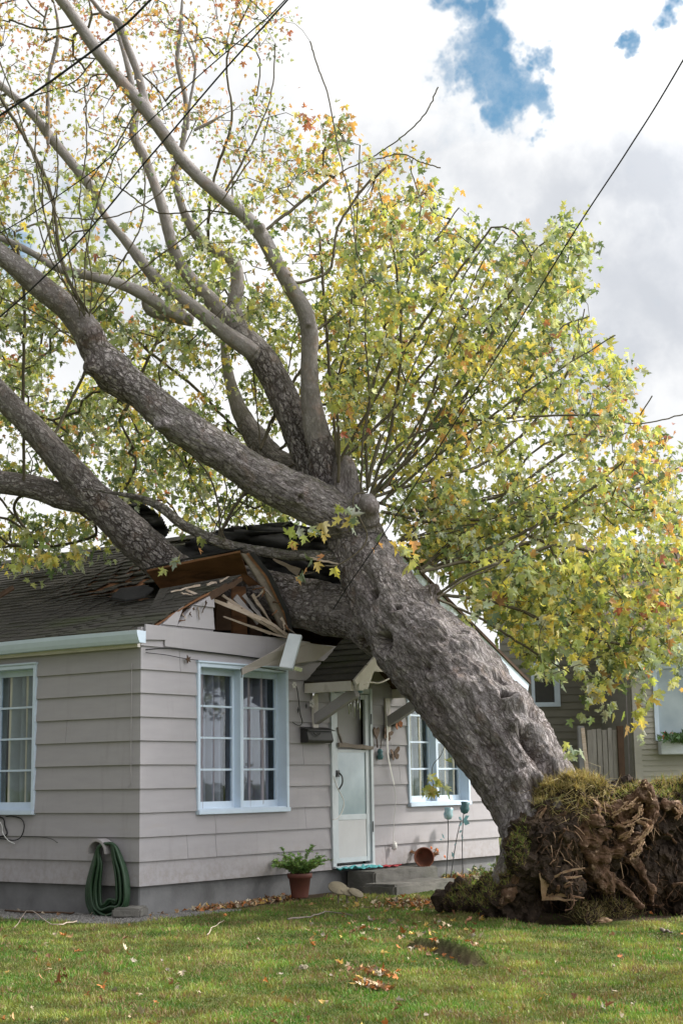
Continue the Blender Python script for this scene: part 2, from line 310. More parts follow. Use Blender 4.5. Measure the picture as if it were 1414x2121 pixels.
def worley(P, seed=0):
    P = np.asarray(P, float); I = np.floor(P).astype(np.int64); f1 = np.full(len(P), 9.); f2 = np.full(len(P), 9.)
    for dx in (-1, 0, 1):
        for dy in (-1, 0, 1):
            for dz in (-1, 0, 1):
                J = I+np.array([dx, dy, dz]); h = _h(J[:, 0], J[:, 1], J[:, 2], seed)
                q = J+np.stack([(h & 1023)/1023, ((h >> 10) & 1023)/1023, ((h >> 20) & 1023)/1023], -1)
                d = np.linalg.norm(q-P, axis=1); sw = d < f1
                f2 = np.where(sw, f1, np.minimum(f2, d)); f1 = np.where(sw, d, f1)
    return f1, f2

# ------------------------------------------------------------------ object helpers
def tag(o, label=None, cat=None, group=None, kind=None):
    if label: o['label'] = label
    if cat: o['category'] = cat
    if group: o['group'] = group
    if kind: o['kind'] = kind
    return o
def empty(name, loc=(0, 0, 0), label=None, cat=None, group=None, kind=None):
    o = bpy.data.objects.new(name, None); COL.objects.link(o); o.location = Vector(loc); o.empty_display_size = 0.2
    return tag(o, label, cat, group, kind)
def link(name, me, mat, parent=None, smooth=False):
    o = bpy.data.objects.new(name, me); COL.objects.link(o)
    if isinstance(mat, str): mat = M[mat]
    if mat and not me.materials: me.materials.append(mat)
    if parent is not None:
        o.parent = parent
        par = Matrix.Identity(4); p = parent
        while p is not None: par = p.matrix_basis @ par; p = p.parent
        me.transform(par.inverted())       # parts are modelled in world space
    if smooth: me.polygons.foreach_set('use_smooth', [True]*len(me.polygons))
    return o
def npmesh(name, V, faces, attrs=None):
    """faces: (n,k) int array or list of lists"""
    me = bpy.data.meshes.new(name); V = np.asarray(V, np.float32)
    if isinstance(faces, np.ndarray):
        n, k = faces.shape; me.vertices.add(len(V)); me.vertices.foreach_set('co', V.ravel())
        me.loops.add(n*k); me.loops.foreach_set('vertex_index', faces.astype(np.int32).ravel())
        me.polygons.add(n); me.polygons.foreach_set('loop_start', (np.arange(n)*k).astype(np.int32)); me.polygons.foreach_set('loop_total', np.full(n, k, np.int32))
    else:
        me.from_pydata([tuple(v) for v in V], [], faces)
    me.update(calc_edges=True)
    for an, (typ, arr) in (attrs or {}).items():
        a = me.attributes.new(an, typ, 'POINT')
        if typ == 'FLOAT': a.data.foreach_set('value', np.asarray(arr, np.float32).ravel())
        elif typ == 'FLOAT_COLOR':
            c = np.ones((len(V), 4), np.float32); c[:, :3] = arr; a.data.foreach_set('color', c.ravel())
        else: a.data.foreach_set('vector', np.asarray(arr, np.float32).ravel())
    return me
class MB:
    def __init__(s): s.v = []; s.f = []; s.b = 0
    def add(s, V, Fs):
        n = len(s.v); s.v += [tuple(map(float, p)) for p in V]; s.f += [[i+n for i in f] for f in Fs]; return s
    def box(s, a, b):
        x0, y0, z0 = a; x1, y1, z1 = b
        if x0 > x1: x0, x1 = x1, x0
        if y0 > y1: y0, y1 = y1, y0
        if z0 > z1: z0, z1 = z1, z0
        V = [(x0, y0, z0), (x1, y0, z0), (x1, y1, z0), (x0, y1, z0), (x0, y0, z1), (x1, y0, z1), (x1, y1, z1), (x0, y1, z1)]
        return s.add(V, [(0, 3, 2, 1), (4, 5, 6, 7), (0, 1, 5, 4), (1, 2, 6, 5), (2, 3, 7, 6), (3, 0, 4, 7)])
    def slab(s, pts, th, nrm=None):
        P = [np.array(p, float) for p in pts]
        if nrm is None:
            nrm = np.cross(P[1]-P[0], P[-1]-P[0])
        nrm = np.array(nrm, float); nrm /= np.linalg.norm(nrm)
        n = len(P); V = P+[p+nrm*th for p in P]
        return s.add(V, [list(range(n))[::-1], [n+i for i in range(n)]]+[[i, (i+1) % n, n+(i+1) % n, n+i] for i in range(n)])
    def beam(s, p, q, wd, ht, up=(0, 0, 1)):
        p = np.array(p, float); q = np.array(q, float); d = (q-p)/np.linalg.norm(q-p)
        u = np.array(up, float); sd = np.cross(d, u); sd /= np.linalg.norm(sd); u = np.cross(sd, d)
        V = [e+sd*a*wd/2+u*b*ht/2 for e in (p, q) for a, b in ((-1, -1), (1, -1), (1, 1), (-1, 1))]
        return s.add(V, [(0, 1, 2, 3)[::-1], (4, 5, 6, 7), (0, 1, 5, 4), (1, 2, 6, 5), (2, 3, 7, 6), (3, 0, 4, 7)])
    def shard(s, p, q, w0, w1, th=0.012, jag=3, up=(0, 0, 1)):
        """a splintered stick: tapering with jagged end"""
        p = np.array(p, float); q = np.array(q, float); d = q-p; L = np.linalg.norm(d); d /= L
        sd = np.cross(d, np.array(up, float)); sd /= np.linalg.norm(sd); u = np.cross(sd, d)
        n = 6; V = []
        for i in range(n+1):
            f = i/n; c = p+d*L*f+u*random.uniform(-1, 1)*0.006; wv = (w0*(1-f)+w1*f)*random.uniform(.75, 1.15)
            V += [c-sd*th-u*wv/2, c+sd*th-u*wv/2, c+sd*th+u*wv/2, c-sd*th+u*wv/2]
        Fs = [(3, 2, 1, 0), (4*n, 4*n+1, 4*n+2, 4*n+3)]
        for i in range(n):
            a = 4*i; b = a+4
            Fs += [(a, a+1, b+1, b), (a+1, a+2, b+2, b+1), (a+2, a+3, b+3, b+2), (a+3, a, b, b+3)]
        return s.add(V, Fs)
    def tube(s, pts, r, seg=8, cap=True):
        P = [np.array(p, float) for p in pts]; n = len(P)
        rr = r if isinstance(r, (list, tuple, np.ndarray)) else [r]*n
        ref = None; V = []
        for i in range(n):
            d = P[min(i+1, n-1)]-P[max(i-1, 0)]; L = np.linalg.norm(d); d = d/L if L > 1e-9 else np.array([0, 0, 1.])
            if ref is None:
                ref = np.array([0, 0, 1.]) if abs(d[2]) < .9 else np.array([1., 0, 0])
            a = ref-d*(ref@d); a /= np.linalg.norm(a); ref = a; b = np.cross(d, a)
            for k in range(seg):
                an = 2*math.pi*k/seg; V.append(P[i]+rr[i]*(math.cos(an)*a+math.sin(an)*b))
        Fs = []
        for i in range(n-1):
            for k in range(seg):
                k2 = (k+1) % seg; Fs.append((i*seg+k, i*seg+k2, (i+1)*seg+k2, (i+1)*seg+k))
        if cap: Fs += [tuple(range(seg))[::-1], tuple((n-1)*seg+k for k in range(seg))]
        return s.add(V, Fs)
    def lathe(s, prof, c, axis=(0, 0, 1), seg=28):
        ax = Vector(axis).normalized(); q = Vector((0, 0, 1)).rotation_difference(ax); c = Vector(c); V = []
        for (r, h) in prof:
            for k in range(seg):
                an = 2*math.pi*k/seg; V.append(c+q @ Vector((r*math.cos(an), r*math.sin(an), h)))
        Fs = [(i*seg+k, i*seg+(k+1) % seg, (i+1)*seg+(k+1) % seg, (i+1)*seg+k) for i in range(len(prof)-1) for k in range(seg)]
        return s.add(V, Fs)
    def build(s, name, mat, parent=None, smooth=False, bevel=0):
        me = bpy.data.meshes.new(name); me.from_pydata(s.v, [], s.f); me.update()
        bm = bmesh.new(); bm.from_mesh(me); bmesh.ops.recalc_face_normals(bm, faces=bm.faces)
        if bevel:
            ed = [e for e in bm.edges if len(e.link_faces) == 2 and e.calc_face_angle(0) > 0.6]
            bmesh.ops.bevel(bm, geom=ed, offset=bevel, segments=2, affect='EDGES', clamp_overlap=True)
        bm.to_mesh(me); bm.free()
        return link(name, me, mat, parent, smooth)
def spline(pts, n=8):
    """Catmull-Rom through rows of any dimension"""
    P = np.array(pts, float); P = np.vstack([2*P[0]-P[1], P, 2*P[-1]-P[-2]]); o = []
    for i in range(1, len(P)-2):
        for k in range(n):
            t = k/n; o.append(0.5*((2*P[i])+(-P[i-1]+P[i+1])*t+(2*P[i-1]-5*P[i]+4*P[i+1]-P[i+2])*t*t+(-P[i-1]+3*P[i]-3*P[i+1]+P[i+2])*t**3))
    o.append(P[-2]); return np.array(o)
def inpoly(x, y, poly):
    x = np.asarray(x); y = np.asarray(y); r = np.zeros(x.shape, bool); n = len(poly); j = n-1
    for i in range(n):
        xi, yi = poly[i]; xj, yj = poly[j]
        c = ((yi > y) != (yj > y)) & (x < (xj-xi)*(y-yi)/((yj-yi)+1e-12)+xi); r ^= c; j = i
    return r
# ------------------------------------------------------------------ ground
def sstep(a, b, x): t = np.clip((x-a)/(b-a), 0, 1); return t*t*(3-2*t)
SC = np.array([(825, 1962), (862, 1966), (900, 1970), (935, 1978), (975, 1992), (1010, 1996)], float)
SCG = np.array([CAM+(-(CAM[2])/ray(*p)[2])*ray(*p) for p in SC])[:, :2]
def scard(x, y):
    """signed distance to the torn turf line: >0 beyond it (house side)"""
    P = np.stack([x, y], -1); best = np.full(x.shape, 9.); sg = np.zeros(x.shape); along = np.zeros(x.shape)
    for i in range(len(SCG)-1):
        a = SCG[i]; b = SCG[i+1]; d = b-a; L = np.linalg.norm(d); t = np.clip(((P-a)@d)/L/L, 0, 1)
        q = P-(a+t[..., None]*d); dd = np.linalg.norm(q, axis=-1); s_ = np.where(d[0]*q[..., 1]-d[1]*q[..., 0] > 0, 1, -1)
        m = dd < best; best = np.where(m, dd, best); sg = np.where(m, s_, sg); along = np.where(m, i+t, along)
    return best*sg, along
HOLE = at(1150, 1895, 15.2)[:2]
MOUND = at(1010, 1900, 15.7)[:2]
def gh(x, y):
    x = np.asarray(x, float); y = np.asarray(y, float)
    P = np.stack([x, y, 0*x], -1).reshape(-1, 3)
    h = (0.035*fbm(P*0.9, 3, 5)+0.012*fbm(P*3.5, 2, 9)).reshape(x.shape)
    h = h*sstep(-0.2, -1.2, y)+0*h
    h += 0.03*sstep(0.8, 3.2, x)*sstep(-2.6, -0.9, y)
    h += -0.03*sstep(-1.5, -7, y)
    sd_, al = scard(x, y)
    fade = sstep(0.0, 0.9, al)*sstep(5.0, 4.0, al)
    h += 0.12*fade*sstep(-0.03, 0.05, sd_)*np.exp(-np.maximum(sd_, 0)/0.45)
    dh = np.hypot(x-HOLE[0], y-HOLE[1]); h -= 0.28*np.exp(-(dh/0.28)**2)
    dm = np.hypot(x-MOUND[0], y-MOUND[1]); h += 0.07*np.exp(-(dm/0.55)**2)
    return h
def grnd(px, py):
    P = CAM+(-(CAM[2])/ray(px, py)[2])*ray(px, py)
    for _ in range(3):
        z = float(gh(P[0], P[1])); r = ray(px, py); P = CAM+((z-CAM[2])/r[2])*r
    if P[0] > -.05 and P[1] > -.14: P = front(px, py, -.16); P[2] = float(gh(P[0], P[1]))
    return P
def onground(x, y, dz=0): return np.array([x, y, float(gh(x, y))+dz])
us = np.concatenate([-np.geomspace(60, 6, 16), np.arange(-5.5, 7.01, 0.05), np.geomspace(7.6, 60, 16)])
us = np.concatenate([[-900, -250], us, [250, 900]])
vs_ = np.concatenate([[-300, -40, -8, 0, 4, 6], np.arange(7.0, 22, 0.05), np.geomspace(22.4, 60, 20), [120, 400, 2400]])
UU, VV = np.meshgrid(us, vs_)
GX = CAM[0]+rh[0]*UU+fh[0]*VV; GY = CAM[1]+rh[1]*UU+fh[1]*VV
GZ = gh(GX, GY)
far = np.maximum(sstep(22, 30, VV), sstep(7, 9, np.abs(UU)))
GZ = GZ*(1-far)
nv, nu = GX.shape
idx = np.arange(nv*nu).reshape(nv, nu)
fc = np.stack([idx[:-1, :-1], idx[:-1, 1:], idx[1:, 1:], idx[1:, :-1]], -1).reshape(-1, 4)
GXr, GYr = GX.ravel(), GY.ravel()
sdg, alg = scard(GXr, GYr)
nz = fbm(np.stack([GXr*3, GYr*3, 0*GXr], -1), 3, 31)
dirt = np.exp(-((sdg+0.02)/0.05)**2)*sstep(0, 0.4, alg)*sstep(5, 4.6, alg)
dirt = np.maximum(dirt, np.exp(-(np.hypot(GXr-HOLE[0], GYr-HOLE[1])/0.34)**4))
dirt = np.maximum(dirt, sstep(-0.42, -0.20, GYr+0.15*nz)*sstep(0.9, 1.3, GXr)*(GXr < 8))        # bed along the front wall
ctr = np.stack([GXr, GYr], -1)-at(1260, 1890, 15.9)[:2]
dirt = np.maximum(dirt, sstep(0.95, 0.6, np.hypot(ctr @ rh/1.3, ctr @ fh)+0.25*nz))
gravel = np.where(GXr < 0, sstep(-0.95, -0.75, GXr+0.12*nz)*sstep(-0.55, -0.35, GYr+0.1*nz), sstep(-0.50, -0.36, GYr+0.14*nz)*(GXr < 1.1))
me = npmesh('lawn', np.stack([GXr, GYr, GZ.ravel()], -1), fc, {'dirt': ('FLOAT', dirt), 'gravel': ('FLOAT', gravel)})
def lawnmat():
    m, k, b, o = newmat('lawn_turf'); t = k.t
    g = k.n('ShaderNodeNewGeometry').outputs['Position']
    n1 = k.noise(g, 0.9, 6, 0.6); n2 = k.noise(g, 9, 5, 0.7); n3 = k.noise(g, 60, 4, .7)
    c = k.ramp(n1, [(0.3, (0.075, 0.12, 0.025)), (0.5, (0.13, 0.155, 0.04)), (0.7, (0.21, 0.20, 0.075))])
    c = k.mix(k.ramp(n2, [(0.35, 0.6), (0.65, 0.0)]), c, (0.05, 0.06, 0.018))
    c = k.mix(1.0, c, k.ramp(n3, [(0.3, 0.6), (0.7, 1.2)]), 'MULTIPLY')
    dc = k.ramp(n2, [(0.3, (0.045, 0.032, 0.022)), (0.7, (0.13, 0.095, 0.065))])
    c = k.mix(k.attr('dirt'), c, dc)
    gc = k.ramp(k.noise(g, 75, 3, .7), [(0.35, (0.07, 0.066, 0.062)), (0.65, (0.26, 0.25, 0.24))])
    c = k.mix(k.attr('gravel'), c, gc)
    t.links.new(c, b.inputs['Base Color']); b.inputs['Roughness'].default_value = 0.95; b.inputs['Specular IOR Level'].default_value = 0.1
    t.links.new(k.bump(k.math('ADD', n2, n3), 0.8, 0.03), b.inputs['Normal']); return m
M['lawn'] = lawnmat()
tag(link('lawn', me, 'lawn', smooth=True), kind='structure')

def blades(P, D, L, Wd, col, name, mat, parent=None, curl=0.5):
    """curved two-segment blades: P base, D direction, L length, Wd width"""
    n = len(P); Z = np.array([0, 0, 1.])
    sdv = np.cross(D, rng.normal(size=(n, 3))); sdv /= np.linalg.norm(sdv, axis=1)[:, None]
    bend = rng.normal(size=(n, 3))*curl; bend[:, 2] -= 0.3*curl
    mid = P+D*L[:, None]*0.55; tip = P+D*L[:, None]*0.9+bend*L[:, None]*0.35
    w_ = Wd[:, None]*sdv
    V = np.stack([P-w_/2, P+w_/2, mid+w_*0.4, mid-w_*0.4, tip], 1).reshape(-1, 3)
    b = np.arange(n)*5
    fq = np.stack([b, b+1, b+2, b+3], -1); ft = np.stack([b+3, b+2, b+4], -1)
    me = bpy.data.meshes.new(name); me.vertices.add(len(V)); me.vertices.foreach_set('co', V.astype(np.float32).ravel())
    lv = np.concatenate([fq.ravel(), ft.ravel()]); me.loops.add(len(lv)); me.loops.foreach_set('vertex_index', lv.astype(np.int32))
    me.polygons.add(2*n); ls = np.concatenate([np.arange(n)*4, 4*n+np.arange(n)*3]); me.polygons.foreach_set('loop_start', ls.astype(np.int32))
    me.polygons.foreach_set('loop_total', np.concatenate([np.full(n, 4), np.full(n, 3)]).astype(np.int32)); me.update(calc_edges=True)
    a = me.attributes.new('col', 'FLOAT_COLOR', 'POINT'); c = np.ones((n, 5, 4), np.float32); c[:, :, :3] = col[:, None, :]; a.data.foreach_set('color', c.ravel())
    return link(name, me, mat, parent)
NB = 340000
tt = 8.0*(21.5/8.0)**rng.random(NB); uu = rng.uniform(-0.37, 0.36, NB)*tt
bx_ = CAM[0]+rh[0]*uu+fh[0]*tt; by_ = CAM[1]+rh[1]*uu+fh[1]*tt
sdb, alb = scard(bx_, by_); nb = fbm(np.stack([bx_*3, by_*3, 0*bx_], -1), 3, 31)
rpl = np.stack([bx_, by_], -1)-at(1260, 1890, 15.9)[:2]
ok = (by_ < -0.02) | ((bx_ < -0.02) & (by_ < 9))
ok &= ~((bx_ < 1.1) & (bx_ > -0.85-0.12*nb) & (by_ > -0.46-0.12*nb)) & ~((bx_ >= 1.1) & (by_ > -0.40-0.15*nb))
ok &= ~((bx_ > 3.2) & (bx_ < 5.0) & (by_ > -1.0))
ok &= ~((np.abs(sdb+0.02) < 0.05) & (alb > 0.2) & (alb < 4.9)) & (np.hypot(bx_-HOLE[0], by_-HOLE[1]) > 0.32)
ok &= (np.hypot(rpl @ rh/1.3, rpl @ fh)+0.25*nb > 0.8) | (rng.random(NB) < 0.10)
bx_, by_, tt = bx_[ok], by_[ok], tt[ok]; n = len(bx_)
pn = fbm(np.stack([bx_*0.8, by_*0.8, 0*bx_], -1), 4, 77); pn2 = fbm(np.stack([bx_*3.2, by_*3.2, 0*bx_], -1), 3, 41)
cg = np.array([0.075, 0.175, 0.028]); cy = np.array([0.255, 0.275, 0.085]); cl = np.array([0.22, 0.33, 0.04]); cb = np.array([0.30, 0.22, 0.12])
mixv = np.clip(0.40+2.0*pn+0.9*pn2+rng.normal(0, .2, n), 0, 1)[:, None]
gc = cg*(1-mixv)+cy*mixv
lm = np.clip(0.7*(pn2+0.25)+rng.normal(0, .2, n), 0, 1)[:, None]*0.6; gc = gc*(1-lm)+cl*lm
dry = (rng.random(n) < 0.10+0.22*(pn2 > 0.15))[:, None]; gc = np.where(dry, cb, gc)*rng.uniform(.75, 1.2, (n, 1))
pn3 = fbm(np.stack([bx_*1.7+9, by_*1.7, 0*bx_], -1), 4, 303); gc = gc*np.clip(1+1.3*pn3, .45, 1.5)[:, None]; brn = (rng.random(n) < np.clip(-.05+1.6*fbm(np.stack([bx_*2.1, by_*2.1+5, 0*bx_], -1), 3, 404), 0, .6))[:, None]; gc = np.where(brn, np.array([.26, .20, .10])*rng.uniform(.6, 1.1, (n, 1)), gc)
PB = np.stack([bx_, by_, gh(bx_, by_)-0.004], -1); DB = rng.normal(size=(n, 3))*0.42; DB[:, 2] = 1; DB /= np.linalg.norm(DB, axis=1)[:, None]
LB = rng.uniform(.018, .045, n)*(1+1.3*np.clip(pn2+.5*pn3, -0.45, .8))
tag(blades(PB, DB, LB, 0.0045+0.00022*tt, gc, 'grass', 'grass'), 'short green and yellowed grass blades covering the lawn', 'grass', kind='stuff')
# ------------------------------------------------------------------ house
house = empty('house', (0, 0, 0), 'small grey lap-sided house with white windows, its roof crushed by the fallen tree', 'house')
XW = 7.2; YD = 9.0; ZB = 0.30; RID = 4.65; SL = 0.48
def lap(name, O, U, Nn, u0, u1, z0, z1, opens, course=0.25, zoff=0.30, mat='siding', parent=None, top=None, t0=0.004, t1=0.027, mitre=False):
    """clapboard wall: each course a wedge, thick at its lower edge; opens = [(u0,u1,z0,z1)]"""
    O = np.array(O, float); U = np.array(U, float); Nn = np.array(Nn, float); mb = MB()
    zs = set([z0, z1]); k = 0
    while zoff+k*course < z1+1e-6:
        if zoff+k*course > z0: zs.add(zoff+k*course)
        k += 1
    for o in opens:
        for z in o[2:4]:
            if z0 < z < z1: zs.add(z)
    zs = sorted(zs)
    for a, b in zip(zs[:-1], zs[1:]):
        if b-a < 1e-4: continue
        c0 = zoff+math.floor((a-zoff)/course+1e-6)*course
        th = lambda z: t1+(t0-t1)*min(1, max(0, (z-c0)/course))
        segs = [(u0, u1)]
        for o in opens:
            if o[2] < b-1e-5 and o[3] > a+1e-5:
                ns = []
                for s_, e_ in segs:
                    if o[0] > s_: ns.append((s_, min(e_, o[0])))
                    if o[1] < e_: ns.append((max(s_, o[1]), e_))
                segs = [q for q in ns if q[1]-q[0] > 1e-3]
        rj = random.Random(int(round(c0*1000))+int(abs(U[0])*7)); cuts = [u0+(u1-u0)*rj.uniform(.08, .92) for _ in range(2)] if course > .2 else []
        s2_ = []
        for s_, e_ in segs:
            for c_ in sorted(cuts):
                if s_+.15 < c_ < e_-.15: s2_.append((s_, c_-.0025)); s_ = c_+.0025
            s2_.append((s_, e_))
        segs = s2_
        for s_, e_ in segs:
            sa, ea, sb, eb = s_, e_, s_, e_
            if top:
                (la, ra), (lb, rb) = top(a), top(b)
                sa, ea = max(sa, la), min(ea, ra); sb, eb = max(sb, lb), min(eb, rb)
                if ea-sa < 1e-3: continue
                if eb < sb: sb = eb = (sb+eb)/2
            j = random.uniform(-.0015, .0015)*(not mitre)
            P = lambda u, z, d: O+U*u+np.array([0, 0, z])+Nn*d
            V = [P(sa, a, -0.05), P(ea, a, -0.05), P(eb, b, -0.05), P(sb, b, -0.05), P(sa, a, th(a)+j), P(ea, a, th(a)+j), P(eb, b, th(b)+j), P(sb, b, th(b)+j)]
            if mitre and abs(s_-u0) < 1e-6:
                V[4] = P(u0-th(a)-j, a, th(a)+j); V[7] = P(u0-th(b)-j, b, th(b)+j)
            mb.add(V, [(0, 1, 2, 3), (7, 6, 5, 4), (0, 4, 5, 1), (1, 5, 6, 2), (2, 6, 7, 3), (3, 7, 4, 0)])
    return mb.build(name, mat, parent)
W1 = (0.865, 2.465, 1.01, 2.665); W2 = (4.955, 6.445, 1.01, 2.665); WL = (1.575, 3.16, 1.03, 2.69); DR = (3.29, 4.16, 0.30, 2.50)
lap('front_wall', (0, 0, 0), (1, 0, 0), (0, -1, 0), 0.0, XW, ZB, 3.0, [W1, W2, DR], parent=house, mitre=True)
lap('gable_wall', (0, 0.012, 0), (1, 0, 0), (0, -1, 0), 0.0, 1.17, 3.0, 3.42, [], parent=house, top=lambda z: ((z-(RID-SL*3.6))/SL+0.05, XW))
lap('gable_wall', (0, 0.012, 0), (1, 0, 0), (0, -1, 0), 4.25, XW, 3.0, 4.4, [], parent=house, top=lambda z: (0, 7.2-(z-(RID-SL*3.6))/SL))
lap('side_wall', (0, 0, 0), (0, 1, 0), (-1, 0, 0), 0.0, YD, ZB, 2.93, [WL, (5.2, 6.6, 1.03, 2.69)], parent=house, mitre=True)
mb = MB(); mb.box((XW-.05, .06, ZB), (XW, YD, 2.93)).box((0, YD-.05, ZB), (XW, YD, 2.93)); mb.build('back_wall', 'siding', house)
mb = MB(); mb.box((0.03, 0.03, -.3), (XW-.02, YD, ZB+.004)); mb.build('foundation', 'found', house, bevel=.01)
# horizontal frieze board across the front and stub of trim at the corner
mb = MB()
mb.slab([front(340, 1299, -.034), front(600, 1324, -.034), front(640, 1330, -.034), front(640, 1372, -.034), front(545, 1364, -.034), front(340, 1339, -.034)], .012, (0, -1, 0))
mb.slab([front(299, 1293, -.03), front(342, 1298, -.03), front(342, 1326, -.03), front(299, 1325, -.03)], .02, (0, -1, 0))
mb.build('frieze_board', 'siding', house)
def window(O, U, Nn, u0, u1, z0, z1, cur='curtain', both=True, name='window', rows=4):
    O = np.array(O, float); U = np.array(U, float); Nn = np.array(Nn, float)
    def bx(mb, ua, ub, za, zb, da, db):
        a = O+U*ua+Nn*da+np.array([0, 0, za]); b = O+U*ub+Nn*db+np.array([0, 0, zb]); mb.box(a, b)
    rec = -0.105; cw = 0.045
    f = MB()
    bx(f, u0, u0+cw, z0+.05, z1, -.12, .042); bx(f, u1-cw, u1, z0+.05, z1, -.12, .042)
    bx(f, u0+cw, u1-cw, z1-.045, z1, -.12, .040)
    bx(f, u0-.012, u1+.012, z1, z1+.022, -.02, .058)
    fr = f.build('window', 'white', house, bevel=.004)
    s_ = MB(); bx(s_, u0+.002, u1-.002, z0, z0+.05, -.12, .062); bx(s_, u0+cw, u1-cw, z0+.05, z0+.062, -.12, .03); s_.build('sill', 'white', fr, bevel=.004)
    um = (u0+u1)/2; mm = MB(); bx(mm, um-.028, um+.028, z0+.062, z1-.045, -.12, -.005); mm.build('mullion', 'white', fr, bevel=.003)
    for (a, b) in ((u0+cw, um-.028), (um+.028, u1-cw)):
        q = MB(); st = .035
        bx(q, a, a+st, z0+.062, z1-.045, rec-.03, rec+.006); bx(q, b-st, b, z0+.062, z1-.045, rec-.03, rec+.006)
        bx(q, a+st, b-st, z0+.062, z0+.135, rec-.03, rec+.004); bx(q, a+st, b-st, z1-.115, z1-.045, rec-.03, rec+.004)
        za, zb = z0+.135, z1-.115
        for i in range(1, rows):
            zc = za+(zb-za)*i/rows; bx(q, a+st, b-st, zc-.011, zc+.011, rec-.026, rec+.002)
        q.build('sash', 'white', fr)
        g = MB(); bx(g, a+st-.005, b-st+.005, za-.005, zb+.005, rec-.018, rec-.015); g.build('pane', 'glass', fr)
    # curtain hanging inside
    nu_, nz_ = 90, 6; V = []; ph = random.random()*9
    for i in range(nz_+1):
        for j in range(nu_+1):
            u = u0+.03+(u1-u0-.06)*j/nu_; z = z0+.02+(z1-z0-.04)*i/nz_
            dd = .040*math.sin(u*52+ph+1.4*math.sin(u*9+ph)+.3*math.sin(z*3))+.016*math.sin(u*23+ph)
            V.append(O+U*u+Nn*(-.20+dd*1.9)+np.array([0, 0, z]))
    Fs = [(i*(nu_+1)+j, i*(nu_+1)+j+1, (i+1)*(nu_+1)+j+1, (i+1)*(nu_+1)+j) for i in range(nz_) for j in range(nu_) if not (0.42 < (j/nu_) < 0.47 or j/nu_ > 0.93)]
    link('curtain', npmesh('curtain', V, Fs), cur, fr, True)
    return fr
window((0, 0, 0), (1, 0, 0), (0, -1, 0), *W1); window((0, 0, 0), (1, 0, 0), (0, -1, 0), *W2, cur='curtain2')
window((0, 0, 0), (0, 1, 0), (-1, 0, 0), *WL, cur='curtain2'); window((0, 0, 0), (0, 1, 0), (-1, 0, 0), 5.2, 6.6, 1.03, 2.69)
mb = MB()                                   # near-black walls put painted shade in the rooms behind the glass
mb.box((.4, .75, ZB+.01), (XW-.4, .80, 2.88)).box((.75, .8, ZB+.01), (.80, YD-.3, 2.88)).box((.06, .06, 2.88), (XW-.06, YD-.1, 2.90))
mb.build('inner_shade_wall', 'dark', house)
# gutter along the eave
def gutter():
    prof = [(-.085, 2.815), (-.165, 2.815), (-.185, 2.85), (-.205, 2.905), (-.21, 2.945), (-.197, 2.945), (-.188, 2.905), (-.16, 2.835), (-.095, 2.83), (-.085, 2.94), (-.075, 2.94), (-.075, 2.815)]
    V = []; ys = np.linspace(-.13, 9.1, 24)
    for y in ys: V += [(x, y, z+.006*math.sin(y*1.3)) for x, z in prof]
    n = len(prof); Fs = [(i*n+k, i*n+(k+1) % n, (i+1)*n+(k+1) % n, (i+1)*n+k) for i in range(len(ys)-1) for k in range(n)]
    mb = MB(); mb.add(V, Fs); mb.slab([(x, -.13, z) for x, z in ((-.075, 2.815), (-.165, 2.815), (-.185, 2.85), (-.205, 2.905), (-.21, 2.945), (-.075, 2.94))], .012, (0, -1, 0))
    for y in (.35, 1.1, 1.9, 2.7): mb.box((-.2, y, 2.935), (-.07, y+.02, 2.943))
    mb.build('gutter', 'white', house)
gutter()
mb = MB(); mb.box((-.072, -.02, 2.78), (-.03, YD+.05, 2.965)); mb.build('fascia', 'trim', house)
# roof: shingles laid course by course; the front of the left slope is torn open
def rz(x, y=0): return RID-SL*abs(x-3.6)
def sag(x, y):
    """the roof is pushed down round the limb that came through"""
    return -0.30*math.exp(-((x-2.3)/.75)**2-((y-1.6)/1.1)**2)+0.04*math.sin(y*1.7+x*2)*sstep(3.2, .4, y)
def roofside(sgn):
    mb = MB(); ca = 1/math.hypot(1, SL); step = .125; n = int(4.1/ca*1.0/step)+2
    for r in range(n):
        d0 = r*step; x0 = (3.6-sgn*(-1)*0) if False else None
        xa = -.16+r*step*ca if sgn < 0 else 7.6-r*step*ca
        xb = xa+(step+.02)*ca*(1 if sgn < 0 else -1)
        if sgn < 0 and xa > 3.6: break
        if sgn > 0 and xa < 3.6: break
        xb = min(xb, 3.6) if sgn < 0 else max(xb, 3.6)
        y = -.02 if sgn < 0 else -.32
        y += random.uniform(0, .05) if sgn < 0 else 0
        while y < 9.15:
            wdt = random.uniform(.17, .34); y2 = min(y+wdt, 9.2)
            xm = (xa+xb)/2; ym = (y+y2)/2
            if sgn < 0:
                edge = 1.45+.22*math.sin(ym*7)+.1*math.sin(ym*17)
                inhole = xm > edge and ym < 1.35+.25*math.sin(xm*5) and xm < 4
                inhole |= ((xm-2.35)/.42)**2+((ym-1.75)/.45)**2 < 1
                if inhole: y = y2; continue
            else:
                if xm < 4.25 and ym < .9+.2*math.sin(xm*9): y = y2; continue
            th = .011+random.uniform(0, .006)+(.012 if random.random() < .05 else 0)
            s1 = sag(xa, ym) if sgn < 0 else 0; s2 = sag(xb, ym) if sgn < 0 else 0
            V = [(xa, y, rz(xa)+s1), (xa, y2-.004, rz(xa)+s1), (xb, y2-.004, rz(xb)+s2), (xb, y, rz(xb)+s2), (xa, y, rz(xa)+s1+th), (xa, y2-.004, rz(xa)+s1+th), (xb, y2-.004, rz(xb)+s2+.003), (xb, y, rz(xb)+s2+.003)]
            if sgn > 0: V = V[3::-1]+V[:3:-1]
            mb.add(V, [(0, 3, 2, 1), (4, 5, 6, 7), (0, 1, 5, 4), (1, 2, 6, 5), (2, 3, 7, 6), (3, 0, 4, 7)])
            y = y2
    return mb
